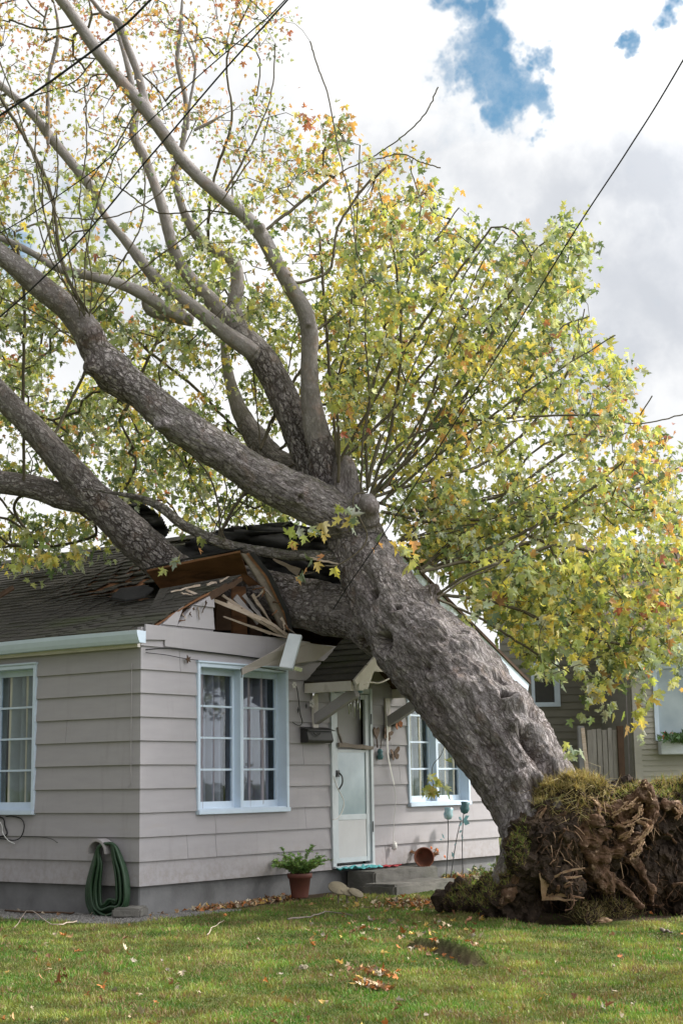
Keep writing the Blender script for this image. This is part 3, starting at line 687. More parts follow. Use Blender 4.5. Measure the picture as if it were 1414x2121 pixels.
rf = roofside(-1).build('roof', 'shingle', house)
r2 = roofside(1); r2.build('roof', 'shingle', house)
# underlay boards
mb = MB(); Vs = []; 
def deck(x0, x1, y0, y1, nx=14, ny=20, dz=-.03, hole=True):
    xs = np.linspace(x0, x1, nx+1); ys = np.linspace(y0, y1, ny+1)
    for i in range(nx):
        for j in range(ny):
            xm = (xs[i]+xs[i+1])/2; ym = (ys[j]+ys[j+1])/2
            if hole and (xm > 1.5 and ym < 1.25 and xm < 4.2 or ((xm-2.35)/.5)**2+((ym-1.75)/.5)**2 < 1): continue
            q = [(xs[i], ys[j]), (xs[i+1], ys[j]), (xs[i+1], ys[j+1]), (xs[i], ys[j+1])]
            T = [(x, y, rz(x)+(sag(x, y) if x < 3.6 else 0)+dz+.018) for x, y in q]; Bm = [(x, y, z-.02) for x, y, z in T]
            mb.add(Bm+T, [(0, 3, 2, 1), (4, 5, 6, 7), (0, 1, 5, 4), (1, 2, 6, 5), (2, 3, 7, 6), (3, 0, 4, 7)])
deck(-.1, 3.6, 0.0, 9.1); deck(3.6, 7.55, -.30, 9.1, dz=-.03)
mb.build('roof_deck', 'ply', rf)
mb = MB()
for i in range(60):
    y = .8+i*.14; 
    if y > 9: break
    mb.slab([(3.45, y, rz(3.45)+.012), (3.6, y, RID+.022), (3.6, y+.15, RID+.024), (3.45, y+.15, rz(3.45)+.014)], .01, (0, 0, 1))
    mb.slab([(3.6, y, RID+.022), (3.75, y, rz(3.75)+.012), (3.75, y+.15, rz(3.75)+.014), (3.6, y+.15, RID+.024)], .01, (0, 0, 1))
mb.build('ridge_cap', 'shingle', rf)
# right rake: white board under a brown wooden edge
mb = MB()
def rk(x): return rz(x)
mb.slab([(4.2, -.315, rk(4.2)-.03), (7.62, -.315, rk(7.62)-.03), (7.55, -.315, rk(7.62)-.20), (4.2, -.315, rk(4.2)-.20)], .025, (0, -1, 0)); mb.build('rake_board', 'white', house)
mb = MB(); mb.slab([(4.2, -.33, rk(4.2)+.02), (7.64, -.33, rk(7.64)+.02), (7.64, -.33, rk(7.64)-.027), (4.2, -.33, rk(4.2)-.027)], .03, (0, -1, 0)); mb.build('rake_board', 'darkwood', house)
mb = MB(); mb.slab([(4.3, -.29, rk(4.3)-.065), (7.5, -.29, rk(7.5)-.065), (7.5, -.06, rk(7.5)-.065), (4.3, -.06, rk(4.3)-.065)], .015, (0, 0, -1)); mb.build('soffit', 'trim', house)
# loft: interior seen through the torn gable
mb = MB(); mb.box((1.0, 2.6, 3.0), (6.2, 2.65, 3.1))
mb.slab([(0.9, 2.2, 2.95), (6.3, 2.2, 2.95), (3.6, 2.2, 4.45)], .02, (0, 1, 0)); mb.build('loft_shade_wall', 'dark', house)
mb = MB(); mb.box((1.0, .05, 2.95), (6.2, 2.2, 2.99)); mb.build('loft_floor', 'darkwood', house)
# --- torn edge pieces (each has thickness and sits on its own plane)
def pc(name, pts, th, mat, nrm=(0, -1, 0), bev=.003):
    m_ = MB(); m_.slab(pts, th, nrm); return m_.build(name, mat, house, bevel=bev)
A_ = lambda x, y, t: at(x, y, t)
pc('torn_sheathing', [A_(304, 1184, 18.7), A_(400, 1163, 18.5), A_(497, 1144, 18.3), A_(512, 1190, 18.75), A_(430, 1208, 18.95), A_(338, 1228, 19.05)], .02, 'ply', UPV, 0)
pc('torn_felt', [A_(300, 1180, 18.76), A_(400, 1157, 18.56), A_(500, 1137, 18.36), A_(520, 1140, 19.0), A_(420, 1150, 19.2), A_(330, 1172, 19.3)], .015, 'felt', UPV, 0)
pc('bent_rake_board', [A_(497, 1146, 18.28), A_(523, 1150, 18.28), A_(556, 1195, 18.30), A_(538, 1212, 18.30)], .03, 'oldwood', (-.2, -1, 0))
pc('bent_rake_board', [A_(538, 1212, 18.30), A_(556, 1195, 18.30), A_(592, 1270, 18.42), A_(596, 1306, 18.48), A_(578, 1302, 18.48)], .03, 'oldwood', (-.2, -1, 0))
mb = MB()
for a, b in (((521, 1145, 18.25), (558, 1192, 18.27)), ((558, 1192, 18.27), (594, 1268, 18.37)), ((594, 1268, 18.37), (603, 1312, 18.44))): mb.beam(A_(*a), A_(*b), .05, .035, FWD)
mb.build('broken_roof_edge', 'felt', house)
mb = MB()
for a, b in (((512, 1146, 18.27), (550, 1192, 18.27)), ((550, 1192, 18.27), (588, 1268, 18.38)), ((588, 1268, 18.38), (600, 1310, 18.45))): mb.beam(A_(*a), A_(*b), .03, .03, FWD)
mb.build('broken_roof_edge', 'ply', house)
pc('underside_board', [A_(470, 1160, 18.75), A_(535, 1210, 18.7), A_(585, 1300, 18.8), A_(560, 1290, 19.1), A_(505, 1215, 19.1), A_(450, 1190, 19.1)], .02, 'ply', (-.3, -1, 0), 0)
pc('underside_board', [A_(495, 1190, 19.2), A_(530, 1200, 19.2), A_(545, 1300, 19.2), A_(500, 1290, 19.2)], .02, 'darkwood', (0, -1, 0), 0)
T0, T1, B0, B1 = A_(330, 1222, 18.2), A_(500, 1192, 18.12), A_(296, 1292, 17.22), A_(418, 1246, 17.7)
mb = MB()
for r_ in range(8):
    for c_ in range(7):
        f0, f1 = r_/8, min((r_+1.25)/8, 1); g0_, g1_ = c_/7+.004, (c_+1)/7-.004; jl = UPV*random.uniform(0, .018)+FWD*0
        Q = lambda g, f: (B0*(1-g)+B1*g)*(1-f)+(T0*(1-g)+T1*g)*f
        mb.slab([Q(g0_, f0)+jl, Q(g1_, f0)+jl, Q(g1_, f1), Q(g0_, f1)], .012, UPV)
mb.build('broken_shingles', 'shingle', house)
mb = MB(); mb.slab([B0-UPV*.012, B1-UPV*.012, T1-UPV*.012, T0-UPV*.012], -.02, UPV); mb.build('broken_deck', 'ply', house)
mb = MB()
for a, b, w0 in (((300, 1297, 17.22), (345, 1290, 17.35), .05), ((345, 1291, 17.3), (410, 1252, 17.6), .09), ((410, 1252, 17.6), (470, 1215, 17.9), .10), ((455, 1225, 17.85), (500, 1200, 18.1), .07)):
    mb.shard(A_(*a), A_(*b), w0, w0*.7, .02)
mb.build('torn_roof_edge', 'darkwood', house)
for (x0, x1, y0, y1, t, mt) in ((443, 472, 1235, 1306, 18.3, 'darkwood'), (478, 505, 1215, 1318, 18.6, 'ply'), (515, 535, 1230, 1318, 18.9, 'darkwood')):
    pc('loft_board', [A_(x0, y0, t), A_(x1, y0, t), A_(x1+4, y1, t), A_(x0, y1, t)], .03, mt)
mb = MB()
for a, b, w0, w1 in (((385, 1222, 17.7), (540, 1282, 18.15), .022, .05), ((540, 1280, 18.15), (600, 1318, 18.5), .05, .03), ((470, 1248, 18.0), (590, 1318, 18.5), .03, .035), ((462, 1276, 18.05), (560, 1312, 18.4), .014, .04), ((460, 1232, 18.1), (520, 1275, 18.3), .03, .05), ((500, 1262, 18.2), (590, 1312, 18.5), .05, .03), ((520, 1300, 18.3), (600, 1322, 18.5), .02, .03)):
    mb = MB(); mb.shard(A_(*a), A_(*b), w0, w1, .012, up=UPV); mb.build('splintered_lath', 'splinter', house)
for a, b, w0, w1 in (((354, 1226, 17.5), (414, 1212, 17.8), .012, .025), ((428, 1211, 17.8), (448, 1206, 17.95), .03, .02), ((455, 1205, 17.95), (474, 1194, 18.1), .03, .006)): mb = MB(); mb.shard(A_(*a), A_(*b), w0, w1, .006, up=UPV); mb.build('splintered_lath', 'splinter', house)
mb = MB()
for a, b, w0 in (((487, 1236, 18.25), (535, 1290, 18.45), .07), ((505, 1232, 18.4), (545, 1286, 18.5), .05)): mb = MB(); mb.shard(A_(*a), A_(*b), w0, w0*.8, .012, up=UPV); mb.build('broken_board', 'bracket', house)
mb = MB()
for a, b, w0 in (((522, 1232, 18.35), (560, 1288, 18.5), .045), ((376, 1228, 17.6), (398, 1234, 17.7), .02), ((345, 1293, 17.26), (372, 1288, 17.4), .018), ((640, 1156, 17.95), (700, 1168, 18.0), .03)): mb = MB(); mb.shard(A_(*a), A_(*b), w0, w0*.4, .012, up=UPV); mb.build('broken_board', 'splinter', house)
mb = MB(); mb.shard(A_(565, 1158, 18.9), A_(620, 1185, 18.9), .02, .09, .01, up=UPV)
mb.build('broken_board', 'splinter', house)
pc('fallen_soffit_sheet', [A_(500, 1398, 17.62), A_(500, 1384, 17.62), A_(560, 1352, 17.95), A_(597, 1328, 18.2), A_(640, 1332, 18.45), A_(690, 1340, 18.75), A_(655, 1368, 18.5), A_(600, 1377, 18.2), A_(545, 1379, 17.9)], .012, 'tan', (-.2, -1, -.3), 0)
m_ = MB(); m_.beam(A_(612, 1316, 18.0), A_(592, 1386, 17.75), .155, .06, FWD+RIGHT*.25); m_.build('hanging_downspout', 'alu', house, bevel=.006)
m_ = MB(); m_.beam(A_(608, 1384, 17.78), A_(625, 1388, 17.8), .05, .045, UPV); m_.build('downspout_clip', 'silver', house, bevel=.005)
pc('lifted_shingle', [A_(230, 1240, 18.6), A_(248, 1222, 18.7), A_(300, 1215, 18.75), A_(318, 1222, 18.6), A_(300, 1238, 18.5), A_(260, 1246, 18.45)], .02, 'felt', UPV, 0)
pc('lifted_shingle', [A_(0, 1230, 20), A_(26, 1215, 20.1), A_(30, 1222, 20), A_(0, 1240, 19.9)], .02, 'darkwood', UPV, 0)
# crumpled felt where the ridge was
def crumple(name, outline, t0, amp, seed, mat='felt', dt=0.7):
    xs = [p[0] for p in outline]; ys = [p[1] for p in outline]; n = 46; V = []; id_ = {}; Fs = []
    for j in range(n):
        for i in range(n):
            x = min(xs)+(max(xs)-min(xs))*i/(n-1); y = min(ys)+(max(ys)-min(ys))*j/(n-1)
            nn = mnoise.noise(Vector((x/60, y/22, seed)))+.5*mnoise.noise(Vector((x/25, y/9, seed+4)))
            V.append(A_(x, y, t0+dt*(max(ys)-y)/(max(ys)-min(ys))+amp*nn))
    XX = np.array([min(xs)+(max(xs)-min(xs))*(i+.5)/(n-1) for i in range(n-1)]); 
    for j in range(n-1):
        y = min(ys)+(max(ys)-min(ys))*(j+.5)/(n-1); ins = inpoly(XX, np.full(n-1, y), outline)
        for i in range(n-1):
            if ins[i]: Fs.append((j*n+i, j*n+i+1, (j+1)*n+i+1, (j+1)*n+i))
    o = link(name, npmesh(name, V, Fs), mat, house, True); md = o.modifiers.new('thick', 'SOLIDIFY'); md.thickness = .02; return o
mb = MB()
for (xa, ya, ta), (xb, yb, tb), nn_ in (((334, 1226, 18.95), (505, 1192, 18.7), 22), ((545, 1212, 18.25), (596, 1306, 18.4), 12), ((345, 1292, 17.28), (430, 1246, 17.6), 12), ((600, 1262, 19.0), (700, 1255, 19.0), 6)):
    for i in range(nn_):
        f_ = random.random(); p = A_(xa+(xb-xa)*f_, ya+(yb-ya)*f_, ta+(tb-ta)*f_-.03); q = p+rng.normal(size=3)*.04+UPV*random.uniform(-.10, -.01)+RIGHT*random.uniform(-.09, .09)
        mb = MB(); mb.shard(p, q, random.uniform(.01, .035), .003, .005, up=rng.normal(size=3)); mb.build('wood_splinter', random.choice(['splinter', 'ply', 'darkwood', 'oldwood']), house)
crumple('crumpled_roof', [(330, 1150), (400, 1118), (440, 1108), (500, 1100), (640, 1100), (700, 1110), (740, 1180), (740, 1262), (600, 1262), (560, 1200), (520, 1145), (420, 1150), (350, 1170)], 19.25, .25, 3)
crumple('crumpled_roof', [(440, 1108), (455, 1096), (520, 1088), (575, 1082), (620, 1088), (700, 1100), (720, 1150), (600, 1140), (500, 1120)], 19.9, .2, 8, dt=.4)
crumple('crumpled_roof', [(232, 1050), (262, 1030), (300, 1045), (330, 1065), (352, 1100), (330, 1130), (280, 1120), (240, 1090)], 20.8, .2, 15, dt=.4)
# --- porch hood over the door
HX = 3.73; HW = .93; HZ = 2.52; HS = .71; HD = -.74
mb = MB()
for sg in (-1, 1):
    nr = 8
    for r in range(nr):
        f0 = r/nr; f1 = (r+1.12)/nr; f1 = min(f1, 1)
        xa = HX+sg*HW*(1-f0); xb = HX+sg*HW*(1-f1); za = HZ+HS*HW*f0; zb = HZ+HS*HW*f1
        y = -.0
        while y > HD-.03:
            y2 = max(y-random.uniform(.14, .26), HD-.04)
            th = .014+random.uniform(0, .006)
            V = [(xa, y, za), (xa, y2+.003, za), (xb, y2+.003, zb), (xb, y, zb), (xa, y, za+th), (xa, y2+.003, za+th), (xb, y2+.003, zb+.003), (xb, y, zb+.003)]
            mb.add(V, [(0, 3, 2, 1), (4, 5, 6, 7), (0, 1, 5, 4), (1, 2, 6, 5), (2, 3, 7, 6), (3, 0, 4, 7)]); y = y2
hood = mb.build('porch_hood', 'shingle', house)
mb = MB()
for sg in (-1, 1):
    mb.slab([(HX+sg*HW, 0, HZ-.006), (HX+sg*HW, HD, HZ-.006), (HX, HD, HZ+HS*HW-.006), (HX, 0, HZ+HS*HW-.006)], .02, (sg*.57, 0, -.8))
mb.build('hood_deck', 'darkwood', hood)
gm = MB()   # gable face with raked bottom corners
gm.slab([(HX-HW+.03, HD, HZ-.10), (HX-HW+.03, HD, HZ+.0), (HX, HD, HZ+HS*HW-.03), (HX+HW-.03, HD, HZ), (HX+HW-.03, HD, HZ-.10), (HX+HW-.26, HD, HZ-.10), (HX+HW-.40, HD, HZ+.12), (HX-HW+.40, HD, HZ+.12), (HX-HW+.26, HD, HZ-.10)], .022, (0, -1, 0))
gm.build('hood_gable', 'trim', hood)
gm = MB()
for sg in (-1, 1): gm.beam((HX+sg*(HW+.01), HD-.03, HZ-.035), (HX, HD-.03, HZ+HS*HW-.03), .03, .075, (0, 0, 1))
gm.build('hood_rake_board', 'trim', hood)
for sg in (-1, 1):
    gm = MB(); gm.box((HX+sg*(HW-.015)-.03, HD+.02, HZ-.125), (HX+sg*(HW-.015)+.03, -.03, HZ-.01)); gm.box((HX+sg*(HW-.10)-.045, HD-.045, HZ-.12), (HX+sg*(HW-.10)+.045, HD+.02, HZ-.02))
    gm.build('hood_beam', 'trim', hood)
for sg in (-1, 1):
    gm = MB(); x = HX+sg*(HW-.17)
    gm.beam((x, -.04, 2.08), (x, HD+.08, HZ-.13), .09, .12, (0, 0, 1)); br = gm.build('hood_bracket', 'bracket', hood, bevel=.005)
    gm = MB(); gm.box((x-.05, -.055, 1.93), (x+.05, -.028, HZ-.13)); gm.build('bracket_post', 'trim', hood, bevel=.004)
# --- storm door and inner door
door = empty('storm_door', ((DR[0]+DR[1])/2, 0, .30)); door.parent = house
def prt(name, mat, *boxes, bev=.003, par=door):
    m_ = MB()
    for b in boxes: m_.box(*b)
    return m_.build(name, mat, par, bevel=bev)
x0, x1 = DR[0], DR[1]
prt('door_jamb', 'alu', ((x0, -.045, .33), (x0+.075, .08, 2.50)), ((x1-.05, -.045, .33), (x1, .08, 2.50)), ((x0+.075, -.04, 2.43), (x1-.05, .08, 2.50)))
for xa_, xb_ in ((x0+.077, x0+.155), (x1-.13, x1-.052)): prt('door_stile', 'alu', ((xa_, -.02, .37), (xb_, .01, 2.42)))
for za_, zb_ in ((.88, .945), (2.36, 2.42), (1.70, 1.735), (.37, .43)): prt('door_rail', 'alu', ((x0+.155, -.018, za_), (x1-.13, .008, zb_)))
prt('kick_panel', 'doorpanel', ((x0+.155, -.012, .43), (x1-.13, .004, .88)))
m_, k_, b_, o_ = newmat('painted_reflection'); b_.inputs['Base Color'].default_value = (0.34, 0.41, 0.44, 1); b_.inputs['Roughness'].default_value = 0.12; b_.inputs['Specular IOR Level'].default_value = .7  # opaque blue-grey colour stands in for sky reflected in the glass
k_.t.links.new(k_.ramp(k_.noise(k_.n('ShaderNodeTexCoord').outputs['Object'], 2.2, 3, .5), [(.3, (.22, .29, .33)), (.7, (.36, .43, .47))]), b_.inputs['Base Color']); M['refl_paint'] = m_
prt('door_glass', 'refl_paint', ((x0+.155, -.006, .945), (x1-.13, 0, 1.70)), bev=0)
prt('inner_door', 'innerdoor', ((x0+.06, .10, .34), (x1-.05, .14, 2.46)))
m_ = MB(); m_.shard((x0+.13, -.05, 1.79), (x1-.03, -.06, 1.755), .06, .05, .012, up=(0, 0, 1)); m_.shard((x0+.14, -.03, 2.0), (x0+.2, -.045, 1.80), .02, .035, .008, up=(0, -1, 0)); m_.build('broken_slat', 'oldwood', door)
m_ = MB(); m_.box((x0+.095, -.05, 1.40), (x0+.15, -.02, 1.48)); m_.tube(spline([(x0+.125, -.06, 1.45), (x0+.13, -.10, 1.40), (x0+.13, -.10, 1.32), (x0+.115, -.06, 1.25)], 5), .010); m_.build('door_handle', 'black', door)
prt('threshold', 'alu', ((x0+.02, -.07, .31), (x1-.02, .06, .335)))
for z_ in (2.05, .72): prt('hinge', 'black', ((x1-.045, -.052, z_), (x1-.03, -.044, z_+.13)), bev=0)
# corner flashing wire
mb = MB(); mb.tube([(-.034, .10, 2.62), (-.034, .098, 2.2), (-.036, .10, 1.8), (-.034, .095, 1.36), (-.036, .14, 1.315)], .004, 5); mb.build('wall_wire', 'bracket', house)
# --- steps and paver
st = empty('front_step', (4.2, -.5, 0), 'low two-tier concrete step in front of the white storm door', 'steps')
def rough(name, a, b, mat, par, amp=.008, n=10, bev=.02):
    bm = bmesh.new(); bmesh.ops.create_cube(bm, size=1)
    c = [(a[i]+b[i])/2 for i in range(3)]; s = [abs(b[i]-a[i]) for i in range(3)]
    for v in bm.verts: v.co = Vector((c[0]+v.co.x*s[0], c[1]+v.co.y*s[1], c[2]+v.co.z*s[2]))
    bmesh.ops.bevel(bm, geom=bm.edges[:], offset=bev, segments=2, affect='EDGES')
    bmesh.ops.subdivide_edges(bm, edges=bm.edges[:], cuts=n, use_grid_fill=True)
    for v in bm.verts: v.co += Vector([amp*mnoise.noise(v.co*6+Vector((i*9, 0, 0)))*1.3+amp*.6*mnoise.noise(v.co*20+Vector((i*9, 0, 0))) for i in range(3)])
    me = bpy.data.meshes.new(name); bm.to_mesh(me); bm.free(); return link(name, me, mat, par, False)
rough('upper_tier', (3.54, -.48, -.05), (4.93, -.055, .275), 'concrete', st)
rough('lower_tier', (3.26, -.96, -.08), (4.62, -.485, .15), 'concrete', st, bev=.03)
pv = rough('paving_block', (0, 0, 0), (.34, .30, .10), 'concrete', None); pv.location = Vector(grnd(290, 1903)); pv.rotation_euler = (0, 0, .5); tag(pv, 'grey concrete paving block on the gravel at the corner of the house', 'paver')
# ------------------------------------------------------------------ the fallen maple
tree = empty('fallen_maple', at(1150, 1860, 15.6), 'huge uprooted maple leaning over the lawn onto the crushed roof, with yellow green leaves', 'tree')
def LM(pts):   # (px, py, radius px, depth) -> spline rows x,y,z,r
    rows = []
    for (x, y, r, t) in pts:
        p = at(x, y, t); rows.append([*p, r*t/F])
    return spline(rows, 5)
LIMBS = {
 'T': [(1130, 1712, 102, 15.55), (1092, 1622, 104, 15.85), (1022, 1512, 112, 16.3), (956, 1426, 107, 16.75), (896, 1361, 100, 17.15), (843, 1303, 90, 17.5), (800, 1240, 80, 17.85), (765, 1175, 70, 18.2), (733, 1105, 60, 18.5), (705, 1040, 54, 18.7), (690, 985, 46, 18.8)],
 'A': [(760, 1110, 50, 18.35), (700, 1068, 54, 18.3), (625, 1030, 53, 18.2), (530, 982, 47, 18.1), (440, 925, 45, 18.0), (355, 868, 43, 17.9), (290, 812, 40, 17.9), (235, 768, 44, 17.9), (198, 725, 38, 17.9), (182, 690, 36, 17.9), (148, 645, 33, 17.9), (90, 598, 29, 17.8), (25, 545, 26, 17.7), (-60, 480, 23, 17.6), (-160, 400, 19, 17.5), (-270, 290, 15, 17.5), (-370, 150, 10, 17.6), (-440, 0, 5, 17.7)],
 'B': [(715, 1060, 50, 18.8), (665, 985, 44, 18.9), (632, 920, 38, 18.95), (600, 850, 36, 19.0), (565, 780, 35, 19.1), (525, 720, 31, 19.1), (495, 690, 25, 19.1)],
 'B1': [(525, 725, 24, 19.1), (478, 668, 19, 19.1), (430, 614, 16, 19.1), (381, 559, 14, 19.1), (356, 505, 13, 19.1), (341, 446, 12, 19.2), (322, 386, 11, 19.3), (297, 322, 11, 19.4), (277, 277, 10, 19.4), (280, 215, 8, 19.5), (260, 120, 6, 19.6), (235, 40, 5, 19.7)],
 'B4': [(525, 730, 20, 19.0), (470, 692, 17, 18.9), (396, 632, 15, 18.8), (322, 575, 13, 18.7), (277, 520, 12, 18.7), (236, 470, 9, 18.7), (213, 440, 8, 18.7), (190, 390, 11, 18.7), (155, 345, 11, 18.7), (110, 290, 11, 18.7), (60, 228, 9, 18.7), (-10, 165, 8, 18.7), (-60, 110, 7, 18.7)],
 'B3': [(505, 700, 18, 19.5), (485, 640, 17, 19.6), (492, 580, 15, 19.7), (478, 535, 14, 19.7), (436, 515, 13, 19.7), (401, 475, 12, 19.7), (376, 426, 9, 19.7), (361, 356, 8, 19.7), (378, 300, 7, 19.7), (385, 210, 6, 19.7), (367, 130, 5, 19.7), (374, 60, 5, 19.7), (378, -20, 4, 19.7)],
 'B5': [(380, 655, 15, 18.7), (345, 640, 14, 18.6), (290, 605, 14, 18.5), (240, 585, 12, 18.4), (190, 572, 10, 18.3), (120, 555, 9, 18.3), (60, 520, 8, 18.2), (0, 492, 7, 18.2), (-60, 470, 6, 18.2)],
 'B6': [(400, 665, 13, 19.2), (365, 655, 15, 19.2), (310, 640, 13, 19.2), (300, 590, 6, 19.2)],
 'C': [(700, 1040, 46, 18.6), (675, 960, 38, 18.6), (655, 890, 28, 18.6), (643, 820, 22, 18.6), (640, 750, 19, 18.6), (641, 690, 20, 18.6), (628, 640, 19, 18.6), (600, 592, 17, 18.55), (570, 540, 16, 18.5), (540, 485, 18, 18.5), (505, 445, 15, 18.5), (460, 408, 15, 18.4), (410, 365, 14, 18.4), (368, 320, 14, 18.4), (330, 265, 14, 18.3), (292, 215, 14, 18.3), (245, 160, 14, 18.3), (205, 110, 14, 18.2), (160, 45, 13, 18.2), (120, -10, 12, 18.1), (60, -80, 10, 18.1)],
 'C1': [(318, 260, 8, 18.4), (297, 195, 9, 18.4), (285, 150, 9, 18.4), (262, 90, 8, 18.4), (245, 45, 8, 18.4), (215, 28, 6, 18.4), (175, -20, 5, 18.4)],
 'C2': [(388, 270, 5, 18.4), (392, 220, 4, 18.4), (404, 130, 4, 18.4), (378, 60, 3, 18.4)],
 'C3': [(400, 270, 5, 18.4), (440, 250, 4, 18.4), (480, 228, 3, 18.4), (515, 226, 2, 18.4)],
 'D': [(690, 1030, 46, 19.1), (625, 985, 36, 19.4), (570, 955, 32, 19.7), (535, 915, 30, 20.0), (505, 870, 22, 20.2), (485, 820, 16, 20.4), (470, 760, 12, 20.6), (462, 690, 9, 20.8), (450, 600, 7, 21)],
 'E': [(800, 1310, 62, 17.75), (745, 1275, 62, 18.1), (680, 1262, 62, 18.5), (610, 1245, 60, 18.75), (540, 1225, 55, 19.0), (450, 1210, 50, 19.3), (375, 1192, 47, 19.45), (300, 1132, 47, 19.4), (232, 1068, 43, 19.35), (172, 1008, 38, 19.3), (110, 935, 34, 19.2), (50, 868, 29, 19.1), (-15, 800, 26, 19.0), (-110, 700, 22, 18.9), (-220, 590, 18, 18.9), (-340, 440, 12, 18.9), (-420, 280, 6, 19)],
 'E1': [(190, 1040, 30, 19.3), (130, 1028, 30, 19.4), (75, 1010, 29, 19.4), (10, 1000, 28, 19.5), (-70, 990, 26, 19.6), (-160, 960, 23, 19.7), (-280, 900, 18, 19.8), (-390, 800, 11, 19.9), (-470, 680, 5, 20)],
 'G': [(730, 1170, 16, 18.1), (670, 1152, 12, 18.3), (600, 1150, 11, 18.4), (530, 1140, 11, 18.5), (470, 1128, 12, 18.5), (420, 1108, 12, 18.6), (375, 1085, 11, 18.7), (335, 1052, 10, 18.8), (290, 1032, 8, 18.9), (240, 1022, 5, 19.0), (170, 1012, 3, 19)],
 'ST': [(725, 1060, 34, 18.35), (716, 1000, 27, 18.35), (714, 970, 24, 18.4), (711, 948, 17, 18.45)],
 'V': [(99, 300, 4, 18.6), (99, 247, 6, 18.6), (101, 160, 5, 18.6), (118, 90, 5, 18.6), (119, 40, 4, 18.6), (105, -20, 3, 18.6)],
 'R1': [(1105, 1640, 62, 15.65), (1150, 1685, 52, 15.45), (1195, 1728, 34, 15.42), (1225, 1765, 18, 15.5)],
 'R2': [(1095, 1680, 60, 15.55), (1078, 1755, 42, 15.3), (1045, 1815, 27, 15.25), (1000, 1862, 12, 15.4)],
 'K': [(765, 1085, 22, 18.15), (762, 1045, 22, 18.05), (758, 1026, 15, 18.0)],
}
SP = {k: LM(v) for k, v in LIMBS.items()}
for k, f_ in (('T', .96), ('A', .90), ('B', .92), ('E', .90), ('E1', .9), ('C', .95), ('D', .92)): SP[k][:, 3] *= f_
SP['T'] = np.vstack([[*at(1160, 1790, 15.35), 92*15.3/F], SP['T']])
mb = MB()
for k, R_ in SP.items():
    mb.tube(R_[:, :3], list(R_[:, 3]), 14)
for (x, y, r, t) in ((1132, 1712, 100, 15.6), (690, 985, 42, 18.8), (790, 1295, 66, 17.9), (740, 1120, 58, 18.4), (700, 1055, 52, 18.6), (495, 690, 24, 19.1), (235, 768, 44, 17.9)):
    bm = bmesh.new(); bmesh.ops.create_icosphere(bm, subdivisions=3, radius=r*t/F); P = at(x, y, t)
    mb.add([np.array(v.co)+P for v in bm.verts], [[v.index for v in f.verts] for f in bm.faces]); bm.free()
def remesh(mb, name, voxel, smooth=4, sf=0.6):
    me = bpy.data.meshes.new(name); me.from_pydata(mb.v, [], mb.f); o = bpy.data.objects.new(name, me); COL.objects.link(o)
    rm = o.modifiers.new('r', 'REMESH'); rm.mode = 'VOXEL'; rm.voxel_size = voxel
    if smooth:
        sm = o.modifiers.new('s', 'SMOOTH'); sm.iterations = smooth; sm.factor = sf
    dg = bpy.context.evaluated_depsgraph_get(); m2 = bpy.data.meshes.new_from_object(o.evaluated_get(dg)); bpy.data.objects.remove(o); bpy.data.meshes.remove(me)
    m2.name = name; return m2
def getv(me):
    V = np.empty(len(me.vertices)*3, np.float32); me.vertices.foreach_get('co', V)
    Nn = np.empty(len(me.vertices)*3, np.float32); me.vertices.foreach_get('normal', Nn)
    return V.reshape(-1, 3).astype(float), Nn.reshape(-1, 3).astype(float)
tm = remesh(mb, 'trunk', 0.017, 5)
V, NR = getv(tm)
# nearest skeleton segment -> bark coordinates that run along each limb
segs = []
for k, R_ in SP.items():
    L = 0; ref = np.array([0.3, 0.2, 1.0])
    for i in range(len(R_)-1):
        a, b = R_[i, :3], R_[i+1, :3]; d = b-a; l = np.linalg.norm(d); d /= l
        ref = ref-d*(ref@d); ref /= np.linalg.norm(ref)
        segs.append((k, a, b, R_[i, 3], R_[i+1, 3], d, ref.copy(), np.cross(d, ref), L, l)); L += l
best = np.full(len(V), 1e9); bc = np.zeros((len(V), 3)); rad = np.zeros(len(V)); lim = np.zeros(len(V), int)
for si, (k, a, b, ra, rb, d, e1, e2, L0, l) in enumerate(segs):
    q = V-a; s_ = np.clip(q@d, 0, l); pr = q-s_[:, None]*d; r_ = ra+(rb-ra)*s_/l
    dist = np.linalg.norm(pr, axis=1)-r_
    mk = dist < best; best[mk] = dist[mk]; s2 = (q@d)[mk]
    bc[mk] = np.stack([q[mk]@e1, q[mk]@e2, L0+s2], -1)+(ord(k[0])*3.1 % 7)
    rad[mk] = r_[mk]; lim[mk] = si
smo = sstep(0.20, 0.07, rad)
key = np.array([s_[0] for s_ in segs])[lim]
smo = np.where(key == 'G', .15, smo)
smo = np.where((key == 'C') & (rad < .17), np.maximum(smo, .75), smo)
smo = np.where((key == 'A') & (bc[:, 2]-(65*3.1 % 7) > 4.0), np.maximum(smo, .5), smo)
big = np.clip(rad/0.45, 0.15, 1)
bs = bc*np.array([1, 1, 0.42])
wob = bs+0.13*np.stack([perlin(bs*7, s_) for s_ in (1, 2, 3)], -1)
f1, f2 = worley(wob*11, 5); plate = np.clip((f2-f1)*2.2, 0, 1)
f1b, f2b = worley(wob*24, 8); plate2 = np.clip((f2b-f1b)*2.2, 0, 1)
lump = fbm(V*1.6, 3, 21)*0.06+fbm(V*4.2, 3, 22)*0.035+fbm(V*9, 3, 23)*.016-.012
disp = lump*big+(1-np.abs(fbm(bs*np.array([6, 6, 2.2]), 3, 66))*2.2)*0.009*big*(1-.8*smo)+(plate-0.6)*.011*big*(1-0.85*smo)+(plate2-.5)*0.006*big*(1-smo)+fbm(bs*np.array([14, 14, 5]), 3, 60)*0.016*big*(1-.7*smo)
